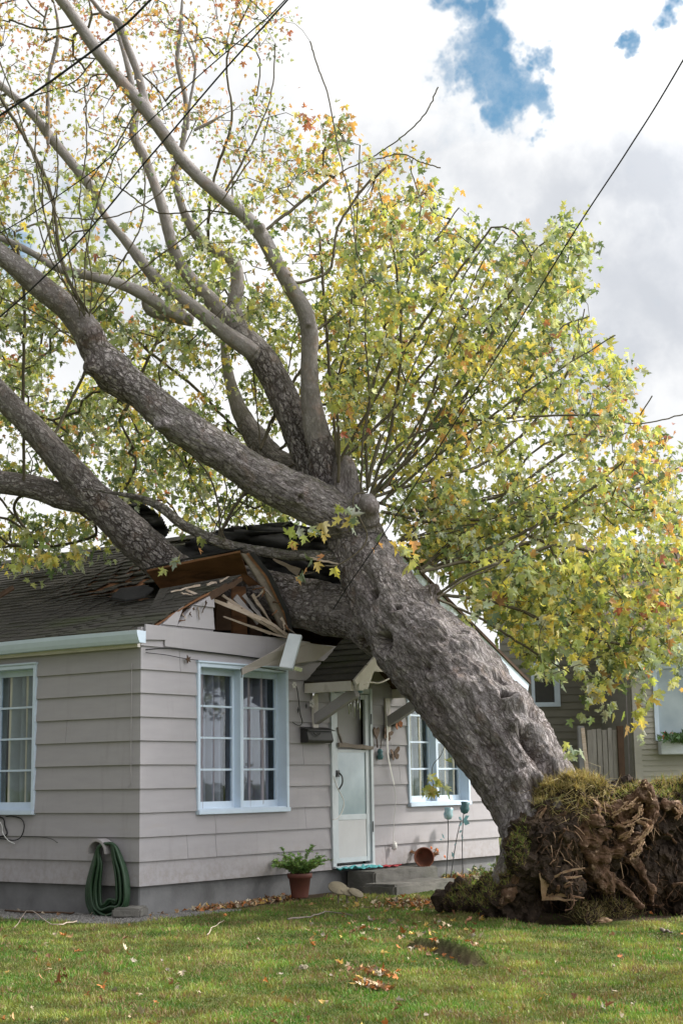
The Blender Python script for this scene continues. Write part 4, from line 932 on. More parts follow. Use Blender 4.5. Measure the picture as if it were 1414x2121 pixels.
# long muscle-like folds along the trunk
ang = np.arctan2(bc[:, 1], bc[:, 0])
tk = key == 'T'
disp += np.where(tk, 0.012*np.sin(ang*5+fbm(V*1.2, 2, 4)*4+bc[:, 2]*.6), 0)
NVt = V+NR*disp[:, None]
# knots, cavities and burls put where they are on the trunk
bvh = BVHTree.FromPolygons([Vector(v) for v in V], [tuple(p.vertices) for p in tm.polygons])
scar = np.zeros(len(V))
def hit(px, py, tree_=None):
    r = ray(px, py); h = (tree_ or bvh).ray_cast(Vector(CAM), Vector(r).normalized())
    return (np.array(h[0]), np.array(h[1])) if h[0] is not None else None
for (x, y, r, amt, sc, sq) in ((888, 1232, .10, .09, .7, 1), (824, 1264, .085, .05, .5, 1), (824, 1262, .045, -.09, .9, 1), (1062, 1452, .11, .06, 0, 1), (1048, 1440, .05, -.14, 1, 1), (1092, 1528, .07, -.10, .8, 2.2), (1070, 1500, .07, .05, 0, 1), (1112, 1560, .10, -.05, .9, 2),
        (790, 1330, .10, -.16, .9, 1), (760, 1200, .10, -.05, 0, 2), (770, 1230, .06, -.06, .6, 1), (618, 1028, .07, .05, 0, 1), (620, 1030, .035, -.06, .5, 1), (330, 880, .06, .04, 0, 1), (345, 878, .05, .045, 0, 1), (640, 672, .03, .02, .4, 1), (768, 1050, .09, .05, .5, 1),
        (1110, 1480, .09, -.05, .5, 1), (955, 1420, .10, .03, .2, 1), (880, 1380, .05, -.04, .6, 1), (900, 1300, .14, .04, .1, 1), (1110, 1640, .10, -.08, .8, 1.5), (1150, 1600, .1, -.05, .6, 2), (1075, 1610, .08, .03, .3, 1), (980, 1330, .12, .04, 0, 1.5), (1040, 1400, .10, -.04, .3, 1),
        (195, 690, .12, .03, .5, 1), (190, 760, .10, .05, .3, 1), (1010, 1560, .12, -.04, .4, 2), (905, 1470, .09, -.03, .3, 2), (840, 1180, .09, .04, .2, 1), (715, 990, .1, -.03, .3, 1.5), (750, 1330, .05, -.05, .5, 1), (540, 470, .05, .03, .3, 1)):
    h = hit(x, y)
    if h is None: continue
    p, n_ = h; dd = V-p
    axd = np.array(segs[int(lim[np.argmin((dd**2).sum(1))])][5]); al_ = dd@axd
    d2 = (dd**2).sum(1)-al_**2+(al_/sq)**2
    g_ = np.exp(-(d2/(r*r))**1.3); g_[(dd**2).sum(1) > (3*r*sq)**2] = 0
    NVt += NR*(2.0*amt*g_)[:, None]; scar = np.maximum(scar, sc*g_**1.5)
moss = np.clip(NR[:, 2], 0, 1)*np.where(key == 'A', .9, np.where(key == 'G', 1.0, .35))+np.where(key == 'G', .4, 0)
tm.vertices.foreach_set('co', NVt.astype(np.float32).ravel())
for an, arr in (('smooth', smo), ('scar', scar), ('moss', moss)):
    a = tm.attributes.new(an, 'FLOAT', 'POINT'); a.data.foreach_set('value', arr.astype(np.float32))
a = tm.attributes.new('bc', 'FLOAT_VECTOR', 'POINT'); a.data.foreach_set('vector', bc.astype(np.float32).ravel())
link('trunk', tm, 'bark', tree, True)
tbvh = BVHTree.FromPolygons([Vector(v) for v in NVt], [tuple(p.vertices) for p in tm.polygons])

# ---- root plate: soil and roots torn out of the lawn
mb = MB()
def ball(x, y, t, r, sx=1, sz=1, mbx=None):
    bm = bmesh.new(); bmesh.ops.create_icosphere(bm, subdivisions=3, radius=r); P = at(x, y, t)
    (mbx or mb).add([np.array(v.co)*np.array([sx, sx, sz])+P for v in bm.verts], [[v.index for v in f.verts] for f in bm.faces]); bm.free()
for b_ in ((1150, 1870, 16.25, .28), (1200, 1850, 16.1, .25), (1100, 1850, 16.1, .22), (1167, 1728, 15.18, .20), (1205, 1700, 15.25, .19), (1235, 1722, 15.28, .18), (1135, 1735, 15.15, .17), (1190, 1765, 15.25, .20), (1235, 1775, 15.35, .2), (1300, 1700, 15.45, .17), (1275, 1665, 15.4, .13), (1330, 1650, 15.3, .13), (1370, 1690, 15.6, .18), (1150, 1660, 15.35, .15), (1190, 1645, 15.3, .16), (1232, 1645, 15.3, .15), (1125, 1690, 15.25, .15), (1100, 1720, 15.2, .15), (1080, 1770, 15.15, .16), (1300, 1655, 15.7, .16), (1385, 1650, 15.9, .17), (1440, 1645, 15.9, .18), (1185, 1680, 15.75, .26), (1215, 1665, 15.75, .22), (1160, 1725, 15.7, .27), (1270, 1720, 15.95, .34), (1345, 1695, 16.0, .27), (1400, 1700, 16.1, .27), (1455, 1690, 16.2, .30), (1530, 1730, 16.3, .38), (1300, 1790, 15.9, .33), (1375, 1800, 16.0, .36), (1455, 1810, 16.1, .36), (1540, 1830, 16.2, .36),
           (1240, 1830, 15.95, .26), (1320, 1870, 16.0, .24), (1410, 1870, 16.0, .25), (1500, 1880, 16.1, .25), (1110, 1765, 15.5, .23), (1085, 1825, 15.35, .20), (1125, 1845, 15.3, .15), (1045, 1840, 15.45, .19), (1060, 1880, 15.3, .13), (1100, 1880, 15.3, .10), (1010, 1855, 15.6, .16), (960, 1862, 15.9, .12), (925, 1868, 16.1, .09), (1600, 1800, 16.6, .4), (1245, 1890, 15.6, .10), (1280, 1895, 15.5, .10), (1215, 1905, 15.25, .09), (1020, 1888, 15.3, .10)): ball(*b_)
for rt, r in (([(1100, 1700, 15.35), (1090, 1760, 15.2), (1065, 1810, 15.2), (1030, 1850, 15.3), (975, 1870, 15.6), (930, 1872, 15.9)], [.10, .12, .12, .10, .07, .04]),
              ([(1120, 1740, 15.2), (1130, 1800, 15.1), (1160, 1830, 15.0), (1195, 1845, 14.95)], [.14, .13, .10, .06])): mb.tube(spline([A_(*p) for p in rt], 5), np.interp(np.linspace(0, 1, (len(rt)-1)*5+1), np.linspace(0, 1, len(r)), r), 12)
sm_ = remesh(mb, 'root_plate', 0.018, 2)
V, NR = getv(sm_)
def ridged(P, o, s): return 1-np.abs(fbm(P, o, s))*2
dsp = 0.12*fbm(V*3.2, 4, 50)+0.07*ridged(V*6.5, 3, 55)+0.055*fbm(V*15, 4, 57, .6)
f1, f2 = worley(V*7+0.4*np.stack([perlin(V*5, s_) for s_ in (1, 2, 3)], -1), 9); dsp += 0.035*(f2-f1)
V2 = V+NR*(dsp-0.03)[:, None]
for (cx_, cy_, ct_, cr_, ca_) in ((1148, 1882, 15.15, .17, .50), (1175, 1890, 15.2, .12, .4), (1275, 1770, 15.4, .08, .15), (1390, 1740, 15.7, .12, .2)):
    dd_ = ((V2-A_(cx_, cy_, ct_))**2).sum(1); V2 = V2+FWD*(ca_*np.exp(-(dd_/cr_**2)**1.5))[:, None]
sm_.vertices.foreach_set('co', V2.astype(np.float32).ravel())
rp = link('root_plate', sm_, 'soil', tree, False)
rbvh = BVHTree.FromPolygons([Vector(v) for v in V2], [tuple(p.vertices) for p in sm_.polygons])
def roots(name, mat, lst, voxel=.012, amp=.03, sd=70):
    for rt, r in lst:
        mb = MB(); sd += 1
        P = spline([A_(p[0], p[1], p[2]-.05) for p in rt], 6); rr = np.interp(np.linspace(0, 1, len(P)), np.linspace(0, 1, len(r)), r); mb.tube(P, rr*.86*(1+.25*np.sin(np.arange(len(P))*1.9+sd)), 12)
        me = remesh(mb, name, voxel, 1); V, NR = getv(me)
        dv = P[-1]-P[0]; dv /= np.linalg.norm(dv); e1 = np.cross(dv, [0.2, .3, 1.]); e1 /= np.linalg.norm(e1); e2 = np.cross(dv, e1)
        Q = np.stack([V@e1, V@e2, (V@dv)*.28], -1); rk_ = np.abs(fbm(Q*13, 3, sd))
        V2 = V+NR*(amp*(fbm(V*5, 3, sd+40)*1.8+fbm(Q*11, 3, sd+9)*1.3-rk_*1.6+.2)+.35*amp*fbm(Q*50, 2, sd+7))[:, None]; me.vertices.foreach_set('co', V2.astype(np.float32).ravel()); link(name, me, mat, tree, False)
roots('root', 'rootwood', [
 ([(1170, 1690, 15.4), (1215, 1672, 15.3), (1262, 1680, 15.2), (1290, 1720, 15.2), (1270, 1760, 15.3)], [.07, .09, .09, .07, .05]),
 ([(1140, 1700, 15.35), (1190, 1730, 15.15), (1230, 1740, 15.1), (1262, 1720, 15.1)], [.08, .11, .10, .06]),
 ([(1150, 1735, 15.35), (1200, 1760, 15.15), (1250, 1770, 15.15), (1300, 1750, 15.2), (1325, 1725, 15.3)], [.07, .09, .09, .07, .04]),
 ([(1215, 1760, 15.3), (1235, 1800, 15.2), (1255, 1825, 15.2), (1258, 1850, 15.3)], [.12, .14, .10, .05]),
 ([(1260, 1700, 15.4), (1300, 1672, 15.25), (1335, 1640, 15.15), (1342, 1622, 15.15)], [.11, .11, .08, .05]),
 ([(1270, 1690, 15.5), (1320, 1700, 15.3), (1345, 1670, 15.2), (1338, 1640, 15.1)], [.07, .06, .05, .035]),
 ([(1345, 1650, 15.3), (1355, 1690, 15.2), (1330, 1730, 15.15), (1312, 1775, 15.1)], [.06, .05, .04, .02]),
 ([(1340, 1690, 15.6), (1380, 1670, 15.5), (1420, 1680, 15.5), (1480, 1670, 15.6)], [.05, .07, .08, .08]),
 ([(1100, 1760, 15.3), (1075, 1800, 15.15), (1050, 1850, 15.15), (1030, 1880, 15.2)], [.07, .06, .05, .03]),
 ([(1190, 1800, 15.6), (1280, 1830, 15.4), (1330, 1880, 15.4)], [.06, .05, .02]),
 ([(1300, 1770, 15.6), (1340, 1830, 15.5), (1350, 1870, 15.5)], [.06, .04, .015]),
 ([(1180, 1710, 15.3), (1230, 1700, 15.05), (1250, 1715, 15.0)], [.06, .07, .05])])
for rt, r in [
 ([(1205, 1660, 15.2), (1222, 1655, 15.1), (1240, 1668, 15.05), (1238, 1685, 15.05)], [.022, .03, .03, .018]),
 ([(1265, 1690, 15.1), (1285, 1680, 15.02), (1300, 1672, 15.0), (1318, 1662, 15.0)], [.018, .026, .022, .016]),
 ([(1272, 1708, 15.08), (1295, 1710, 14.98), (1320, 1692, 14.98), (1326, 1668, 15.0)], [.012, .02, .018, .014]),
 ([(1320, 1700, 15.1), (1345, 1712, 15.0), (1330, 1735, 15.0), (1310, 1745, 15.0)], [.015, .025, .02, .01]),
 ([(1300, 1700, 15.05), (1310, 1720, 14.98), (1290, 1735, 15.0)], [.012, .018, .01]),
 ([(1398, 1665, 15.35), (1410, 1680, 15.3), (1405, 1695, 15.3)], [.03, .035, .02]),
 ([(1325, 1628, 15.08), (1338, 1625, 15.05), (1350, 1650, 15.05)], [.025, .03, .015]),
 ([(1330, 1740, 15.05), (1322, 1758, 15.0), (1310, 1772, 15.0)], [.012, .02, .01])]:
    P = spline([A_(*p) for p in rt], 3); mb = MB()
    for i in range(len(P)-1):
        for q in range(3):
            o_ = rng.normal(size=3)*.014; mb.shard(P[i]+o_, P[i+1]+(P[i+1]-P[i])*random.uniform(.1, .9)+o_+rng.normal(size=3)*.012, random.uniform(.008, .022), .004, .006, up=rng.normal(size=3))
    mb.build('torn_root', 'palewood', tree)
mb = MB()      # broken wood on the left of the cavity and the torn strip at the trunk foot
for i in range(15):
    a = random.uniform(-.3, 1.0); x0_ = 1128+random.uniform(-6, 10); y0_ = 1850-i*3.2
    mb.shard(A_(x0_, y0_+10, 15.0), A_(x0_+random.uniform(30, 78), y0_+20*a-random.uniform(-5, 12), 14.86+random.uniform(0, .08)), random.uniform(.03, .055), .006, .012, up=UPV)
mb.build('torn_wood', 'palewood', tree); mb = MB()
for i in range(7): mb.shard(A_(1126+random.uniform(-4, 8), 1862-i*6, 14.98), A_(1118+i*4, 1800+random.uniform(0, 18), 14.95), .045, .012, .012, up=RIGHT)
mb.build('torn_wood', 'palewood', tree); mb = MB()
for i in range(11): mb.shard(A_(1090+i*3.2, 1746-i*6, 15.12), A_(1096+i*3.4+random.uniform(-3, 5), 1728-i*6, 15.12), .022, .006, .014, up=RIGHT)
mb.build('torn_wood', 'palewood', tree)
mb = MB()      # snapped roots sticking out of the plate
for i in range(55):
    x, y = random.uniform(1130, 1480), random.uniform(1650, 1870); h = hit(x, y, rbvh)
    if h is None: continue
    p, n_ = h; d = n_*.8+np.array([random.gauss(0, .7), random.gauss(0, .7), random.gauss(-.3, .7)]); d /= np.linalg.norm(d); L = random.uniform(.08, .32); r0 = random.uniform(.008, .028)
    pts = [p-n_*.06]
    for k in range(5): pts.append(pts[-1]+d*L/5); d = d+rng.normal(size=3)*.35; d /= np.linalg.norm(d)
    mb.tube(pts, [r0*random.uniform(.7, 1.25)*(1-.08*k) for k in range(6)], 7)
tag(mb.build('rootlet', 'rootwood', tree), kind='stuff')
mb = MB()      # hair roots
for i in range(420):
    x, y = random.uniform(1110, 1470), random.uniform(1650, 1890); h = hit(x, y, rbvh)
    if h is None: continue
    p, n_ = h; d = n_*random.uniform(.3, 1)+np.array([random.gauss(0, .5), random.gauss(0, .5), -random.uniform(.1, 1.4)]); d /= np.linalg.norm(d); L = random.uniform(.05, .26)
    pts = [p-n_*.02]
    for k in range(5):
        pts.append(pts[-1]+d*L/5); d = d+np.array([random.gauss(0, .3) for _ in range(3)])+np.array([0, 0, -.12]); d /= np.linalg.norm(d)
    mb.tube(pts, list(np.linspace(random.uniform(.003, .008), .0015, 6)), 4, False)
tag(mb.build('rootlet', 'rootwood', tree), kind='stuff')
mb = MB()
for i in range(55):
    x, y = random.uniform(1140, 1360), random.uniform(1640, 1800); h = hit(x, y, rbvh)
    if h is None: continue
    p, n_ = h; d = n_*.6+np.array([random.gauss(0, .6), random.gauss(0, .6), -random.uniform(0, 1)]); d /= np.linalg.norm(d); L = random.uniform(.04, .14)
    mb.tube([p, p+d*L*.5+np.array([0, 0, -.01]), p+d*L+np.array([0, 0, -.04])], [.005, .004, .002], 4, False)
tag(mb.build('rootlet', 'palewood', tree), kind='stuff')
# turf still on the plate: rim on top and the mound's left flank
def turf(poly, nbl, Lr, cols, up=1.0, droop=0.0, name='turf'):
    xs = [p[0] for p in poly]; ys = [p[1] for p in poly]; P = []; D = []
    k = 0
    while len(P) < nbl and k < nbl*12:
        k += 1; x, y = random.uniform(min(xs), max(xs)), random.uniform(min(ys), max(ys))
        if not inpoly(np.array([x]), np.array([y]), poly)[0]: continue
        h = hit(x, y, rbvh)
        if h is None: continue
        p, n_ = h
        if abs(np.linalg.norm(p-CAM)) > 17.6: continue
        off = random.uniform(0, .12); d = n_*.45+np.array([random.gauss(0, .38), random.gauss(0, .38), up+random.gauss(0, .3)]); d /= np.linalg.norm(d)
        P.append(p-n_*.015+(-FWD*0)); D.append(d)
    n = len(P); P = np.array(P); D = np.array(D); c = np.array(cols)[rng.integers(0, len(cols), n)]*rng.uniform(.75, 1.2, (n, 1))
    blades(P, D, rng.uniform(*Lr, n), np.full(n, .0055), c, name, 'grass', tree, curl=.8+droop)
DRYC = [(.46, .37, .16), (.38, .31, .13), (.52, .43, .22), (.28, .28, .09), (.32, .24, .12)]
GRC = [(.17, .28, .05), (.26, .33, .07), (.38, .35, .12), (.22, .25, .07), (.34, .27, .12)]
turf([(1085, 1655), (1110, 1622), (1160, 1600), (1225, 1600), (1255, 1625), (1262, 1650), (1225, 1645), (1160, 1640), (1110, 1675)], 2300, (.05, .11), DRYC, 1.1, name='turf')
turf([(1250, 1660), (1300, 1630), (1380, 1600), (1480, 1600), (1480, 1665), (1400, 1670), (1350, 1650), (1270, 1690)], 2200, (.05, .11), DRYC+GRC[:2], 1.0)
turf([(1085, 1700), (1105, 1750), (1085, 1800), (1050, 1835), (1000, 1900), (900, 1895), (930, 1850), (990, 1810), (1040, 1770), (1060, 1730)], 2500, (.04, .09), GRC+[(.28, .20, .10), (.20, .14, .08)], .9)
turf([(1130, 1600), (1260, 1600), (1262, 1690), (1140, 1690)], 520, (.10, .22), DRYC, -.4, 1.0)
turf([(1180, 1870), (1330, 1870), (1330, 1920), (1180, 1925)], 900, (.06, .16), DRYC[2:]+[(.12, .09, .05)], .5, .5)

# ------------------------------------------------------------------ crown: sprouts, twigs and leaves
leaders = [
 [(748, 1022, 18.0), (752, 900, 18.1), (765, 830, 18.2), (756, 700, 18.3), (757, 600, 18.3), (735, 500, 18.3), (722, 400, 18.4), (700, 310, 18.4), (680, 200, 18.4), (655, 130, 18.5), (642, 85, 18.5)],
 [(760, 1020, 18.0), (772, 960, 18.0), (800, 880, 18.1), (838, 800, 18.3), (870, 730, 18.5), (930, 620, 18.8), (1000, 510, 19)],
 [(755, 1015, 18.1), (830, 950, 18.3), (880, 860, 18.4), (905, 780, 18.5), (925, 720, 18.6), (955, 640, 18.8), (1000, 540, 19), (1040, 480, 19)],
 [(790, 1015, 18.3), (880, 900, 18.8), (950, 790, 19.2), (1020, 690, 19.5), (1110, 600, 19.9), (1190, 480, 20.2)],
 [(775, 1040, 18.3), (850, 1058, 18.6), (930, 1050, 18.9), (1050, 1020, 19.3), (1150, 950, 19.7), (1230, 890, 20), (1290, 780, 20.3)],
 [(790, 960, 18.3), (850, 905, 18.5), (940, 877, 18.6), (1060, 865, 18.7), (1230, 860, 18.8), (1320, 878, 18.8), (1420, 858, 18.8), (1500, 850, 18.8)],
 [(790, 1060, 18.3), (900, 1082, 18.6), (1000, 1078, 18.8), (1100, 1112, 19), (1200, 1160, 19.2), (1330, 1200, 19.4), (1440, 1260, 19.5)],
 [(870, 1185, 17.7), (960, 1165, 18.0), (1060, 1160, 18.3), (1150, 1130, 18.6), (1250, 1150, 18.8), (1400, 1180, 19), (1500, 1200, 19)],
 [(905, 1240, 17.4), (960, 1200, 17.6), (1030, 1168, 17.9), (1120, 1080, 18.3), (1180, 1000, 18.6)],
 [(905, 1240, 17.4), (1000, 1285, 17.7), (1080, 1335, 18), (1180, 1395, 18.2)],
 [(900, 1230, 17.5), (1050, 1255, 17.9), (1200, 1320, 18.3), (1350, 1340, 18.6)],
 [(770, 1030, 18.2), (900, 990, 18.9), (1000, 960, 19.4), (1100, 880, 19.8), (1180, 760, 20), (1210, 640, 20.1)],
 [(760, 1015, 18.3), (760, 860, 18.8), (800, 700, 19.2), (850, 560, 19.5), (870, 430, 19.7), (850, 350, 19.8)],
 [(1100, 1110, 19), (1200, 1060, 19.5), (1300, 1020, 19.8), (1420, 960, 20)],
 [(700, 960, 18.4), (690, 830, 18.6), (720, 700, 18.8), (730, 600, 18.9), (740, 440, 19), (745, 300, 19)],
 [(1000, 1080, 18.8), (1060, 1000, 19), (1100, 940, 19.1), (1180, 900, 19.3), (1290, 900, 19.5), (1350, 820, 19.6)],
 # water sprouts on limb A
 [(165, 655, 17.7), (150, 560, 17.6), (130, 480, 17.5), (100, 400, 17.4), (60, 300, 17.3), (20, 180, 17.2), (-20, 80, 17.2)],
 [(185, 655, 17.7), (190, 590, 17.7), (182, 520, 17.7), (165, 420, 17.7), (180, 300, 17.7), (175, 170, 17.7)],
 [(185, 650, 17.6), (225, 585, 17.5), (265, 520, 17.4), (292, 465, 17.4), (300, 400, 17.4), (298, 340, 17.4)],
 [(175, 650, 17.7), (128, 540, 17.8), (105, 400, 17.9), (60, 300, 18), (0, 200, 18.1)],
 [(190, 650, 17.5), (240, 600, 17.4), (330, 530, 17.4), (430, 450, 17.4), (520, 330, 17.4)],
 [(50, 1000, 19.3), (48, 800, 19.3), (50, 620, 19.3), (30, 480, 19.2)],
 [(230, 760, 17.9), (150, 700, 17.8), (60, 640, 17.7), (-40, 600, 17.6)],
 [(470, 1120, 18.6), (420, 1040, 18.9), (380, 960, 19.2), (350, 900, 19.5), (400, 840, 19.8)],
 [(440, 1110, 18.6), (470, 1020, 19), (450, 940, 19.4), (500, 880, 19.8)],
 [(460, 1120, 18.6), (440, 1000, 19.2), (370, 900, 19.6), (330, 760, 19.8), (400, 690, 20)],
 [(540, 930, 20), (480, 880, 20.3), (400, 800, 20.6), (300, 720, 20.8), (220, 640, 21)],
 [(260, 850, 20), (330, 700, 20.2), (420, 600, 20.4), (520, 560, 20.6)],
 [(100, 930, 19.3), (160, 800, 19.8), (240, 640, 20.2), (300, 560, 20.5)],
 [(130, 1030, 19.6), (200, 1100, 20.4), (120, 1130, 20.6), (20, 1130, 20.8)],
 [(60, 1010, 19.6), (30, 1060, 19.8), (100, 1150, 19.9)],
 [(600, 590, 18.5), (680, 560, 18.9), (700, 470, 19.2), (760, 380, 19.4), (830, 320, 19.6)],
 [(540, 485, 18.5), (620, 420, 18.8), (700, 360, 19), (760, 330, 19.1), (830, 285, 19.1), (880, 235, 19.1), (907, 180, 19.1)],
 [(770, 332, 19.1), (830, 318, 19.1), (870, 335, 19.1), (912, 347, 19.1)],
 [(460, 408, 18.4), (520, 300, 18.6), (560, 200, 18.7), (570, 90, 18.8)],
 [(430, 500, 19.7), (440, 380, 19.5), (480, 250, 19.4), (470, 120, 19.3), (520, 0, 19.2)],
 [(370, 330, 18.4), (330, 400, 18.2), (230, 450, 18), (120, 450, 18)],
 [(290, 215, 18.3), (240, 300, 18.2), (180, 380, 18.2)],
 [(205, 110, 18.2), (150, 170, 18.4), (60, 200, 18.6), (-20, 230, 18.8)],
 [(160, 50, 18.2), (90, 60, 18.3), (20, 40, 18.3)],
 [(505, 445, 18.5), (420, 435, 18.7), (330, 440, 19), (250, 390, 19.2)],
 [(640, 690, 18.7), (700, 650, 19.2), (790, 560, 19.6), (880, 520, 20), (950, 430, 20.2)],
 [(1000, 690, 19.5), (1060, 600, 19.5), (1110, 520, 19.6), (1160, 470, 19.7)],
 [(1060, 865, 18.8), (1110, 760, 19), (1160, 680, 19.1), (1220, 655, 19.2)],
]
for i in range(34):      # straight young shoots fanning out of the fork, the trunk's back and limb A
    if i < 20:
        x0_, y0_ = random.choice([(765, 1030), (790, 1040), (700, 960), (830, 1120), (870, 1180)]); a_ = math.radians(random.uniform(18, 96)); L_ = random.uniform(330, 700)
        if y0_ > 1100: a_ = math.radians(random.uniform(5, 55)); L_ = random.uniform(250, 500)
        t0_ = 18.3; t1_ = t0_+random.uniform(.2, 2.2)
    elif i < 28:
        x0_, y0_ = random.choice([(175, 655), (185, 650), (60, 580)]); a_ = math.radians(random.uniform(60, 125)); L_ = random.uniform(250, 480); t0_ = 17.7; t1_ = t0_+random.uniform(-.3, .6)
    else:
        x0_, y0_ = random.choice([(450, 1115), (540, 930), (400, 900)]); a_ = math.radians(random.uniform(50, 120)); L_ = random.uniform(180, 320); t0_ = 18.8; t1_ = t0_+random.uniform(.4, 1.2)
    b_ = random.uniform(-.25, .25); pts_ = []
    for k in range(5):
        f_ = k/4; aa = a_+b_*(f_-.5)*2*(-1); pts_.append((x0_+math.cos(aa)*L_*f_, y0_-math.sin(aa)*L_*f_, t0_+(t1_-t0_)*f_))
    leaders.append(pts_)
nodes = []; parent_ = []; lead = []
def addnode(p, par):
    nodes.append(np.array(p)); parent_.append(par); return len(nodes)-1
for L in leaders:
    P = spline([A_(*p) for p in L], 8); par = -1
    P[1:-1] += rng.normal(size=(len(P)-2, 3))*.004
    for p in P: par = addnode(p, par)
n_lead = len(nodes)
for k in ('B1', 'B4', 'B3', 'B5', 'C', 'C1', 'C2', 'C3', 'V', 'G', 'D', 'A', 'E1', 'B'):
    R_ = SP[k]; rr = R_[:, 3]
    for i in range(len(R_)):
        if rr[i] < .24 or k in 'AE1': nodes.append(R_[i, :3]); parent_.append(-2)
REG = [ # polygon, optical depth, (t0,t1), leaf size range, spread
 ([(700, 620), (745, 470), (800, 400), (880, 380), (960, 415), (1010, 505), (1060, 490), (1130, 470), (1195, 455), (1225, 540), (1210, 680), (1265, 740), (1310, 780), (1315, 870), (1395, 920), (1440, 1100), (1450, 1330), (1340, 1375), (1180, 1400), (1100, 1400), (1010, 1310), (930, 1210), (850, 1130), (790, 1050), (760, 960), (690, 900), (680, 800)], 1.65, (18.0, 21.8), (.085, .14)),
 ([(930, 1180), (1050, 1130), (1300, 1100), (1450, 1130), (1450, 1340), (1340, 1390), (1250, 1440), (1215, 1470), (1150, 1410), (1090, 1390), (1010, 1300)], 1.1, (17.4, 19.2), (.11, .16)),
 ([(1330, 1330), (1450, 1300), (1450, 1400), (1395, 1370)], .6, (17.6, 19.2), (.10, .15)),
 ([(540, 350), (560, 250), (680, 230), (750, 250), (800, 330), (850, 320), (890, 400), (720, 640), (650, 620), (590, 520), (530, 440)], .66, (18.6, 21.0), (.07, .12)),
 ([(-300, -80), (590, -80), (600, 60), (560, 160), (590, 230), (540, 420), (400, 400), (0, 300), (-300, 300)], .27, (18.0, 21.5), (.05, .08)),
 ([(-300, 280), (400, 380), (540, 420), (600, 560), (600, 640), (450, 600), (0, 540), (-300, 540)], .50, (17.6, 21.0), (.07, .12)),
 ([(-300, 560), (300, 560), (640, 620), (640, 820), (600, 860), (560, 960), (420, 880), (250, 760), (100, 700), (-300, 640)], 1.15, (18.6, 21.6), (.075, .12)),
 ([(-300, 680), (120, 720), (250, 830), (350, 890), (640, 1040), (600, 1090), (440, 1110), (330, 1090), (190, 960), (-300, 800)], 1.5, (20.2, 22.8), (.08, .13)),
 ([(-300, 1040), (130, 1060), (200, 1090), (240, 1130), (180, 1165), (-300, 1175)], 1.5, (20.0, 22.5), (.08, .13)),
 ([(-300, 880), (60, 920), (120, 1000), (-300, 985)], 1.2, (20.0, 22.0), (.08, .12)),
 ([(640, 640), (760, 560), (780, 1000), (700, 900), (665, 760)], 1.2, (19.3, 21.5), (.08, .12)),
 ([(780, 1030), (900, 1000), (1080, 1080), (1100, 1180), (960, 1210), (850, 1120)], .9, (18.2, 19.6), (.09, .14)),
]
limbpx = []
for k, L in LIMBS.items():
    R_ = SP[k]; q = proj(R_[:, :3]); limbpx.append(np.concatenate([q, (R_[:, 3]*F/q[:, 2])[:, None]], 1))
LP = np.vstack([l for l in limbpx]); LPb = LP[LP[:, 3] > 24]
def blocked(px, py, t, margin=8):
    """would this point hang in front of a big limb (where the photo shows bare bark)?"""
    d = np.hypot(LPb[:, 0]-px, LPb[:, 1]-py); m_ = d < LPb[:, 3]+margin
    return bool(np.any(m_ & (t < LPb[:, 2]+.35)))
RAKE = [(895, 1205), (990, 1270), (1105, 1385), (1100, 1425), (1040, 1400), (900, 1260)]
def inside_roof(p):
    q_ = proj(p)
    if q_[2] < 22.5 and inpoly(np.array([q_[0]]), np.array([q_[1]]), RAKE)[0] and random.random() < .9: return True
    return -0.3 < p[0] < 7.8 and -.4 < p[1] < 9.3 and p[2] < rz(p[0])+.12
clusters = []
for poly, od, (t0, t1), (s0, s1) in REG:
    xs = np.array([p[0] for p in poly]); ys = np.array([p[1] for p in poly])
    ar = 0.5*abs(np.dot(xs, np.roll(ys, 1))-np.dot(ys, np.roll(xs, 1)))
    s0 *= .78; s1 *= .90; od *= 1.30; sz = (s0+s1)/2; la = .27*(sz*F/((t0+t1)/2))**2; nl = 11
    n = int(ar*od/(la*nl)); c = 0; tries = 0
    while c < n and tries < n*20:
        tries += 1; x = random.uniform(xs.min(), xs.max()); y = random.uniform(ys.min(), ys.max())
        if not inpoly(np.array([x]), np.array([y]), poly)[0]: continue
        if mnoise.noise(Vector((x/60, y/60, od*7))) < -0.16 and random.random() < .8: continue
        t = random.uniform(t0, t1)
        if blocked(x, y, t): continue
        p = A_(x, y, t)
        if inside_roof(p): continue
        clusters.append((p, random.uniform(s0, s1), nl)); c += 1
from mathutils.kdtree import KDTree
# grow a twig from the nearest branch to every cluster
NA = np.array(nodes); cp = np.array([c[0] for c in clusters])
dmin = np.array([np.min(((NA-c)**2).sum(1)) for c in cp]); order = np.argsort(dmin)
buf = np.zeros((len(nodes)+len(order)*6, 3)); buf[:len(nodes)] = NA; cnt = len(nodes); par_list = list(parent_)
tipn = {}
for oi in order:
    c = cp[oi]; d2 = ((buf[:cnt]-c)**2).sum(1)
    # prefer nodes lower and nearer to the tree base so twigs rise outwards
    j = int(np.argmin(d2)); L = math.sqrt(d2[j]); k = max(1, min(5, int(L/.14)))
    a = buf[j].copy(); side_ = rng.normal(size=3)*L*.10; side_[2] += L*.08
    prev = j
    for q in range(1, k+1):
        f_ = q/k; p = a+(c-a)*f_+side_*math.sin(math.pi*f_)+rng.normal(size=3)*.005
        buf[cnt] = p; par_list.append(prev); prev = cnt; cnt += 1
    tipn[oi] = (prev, j)
wt = np.zeros(cnt)
for oi in order: wt[tipn[oi][0]] += 1
for i in range(cnt-1, -1, -1):
    if par_list[i] >= 0: wt[par_list[i]] += wt[i]
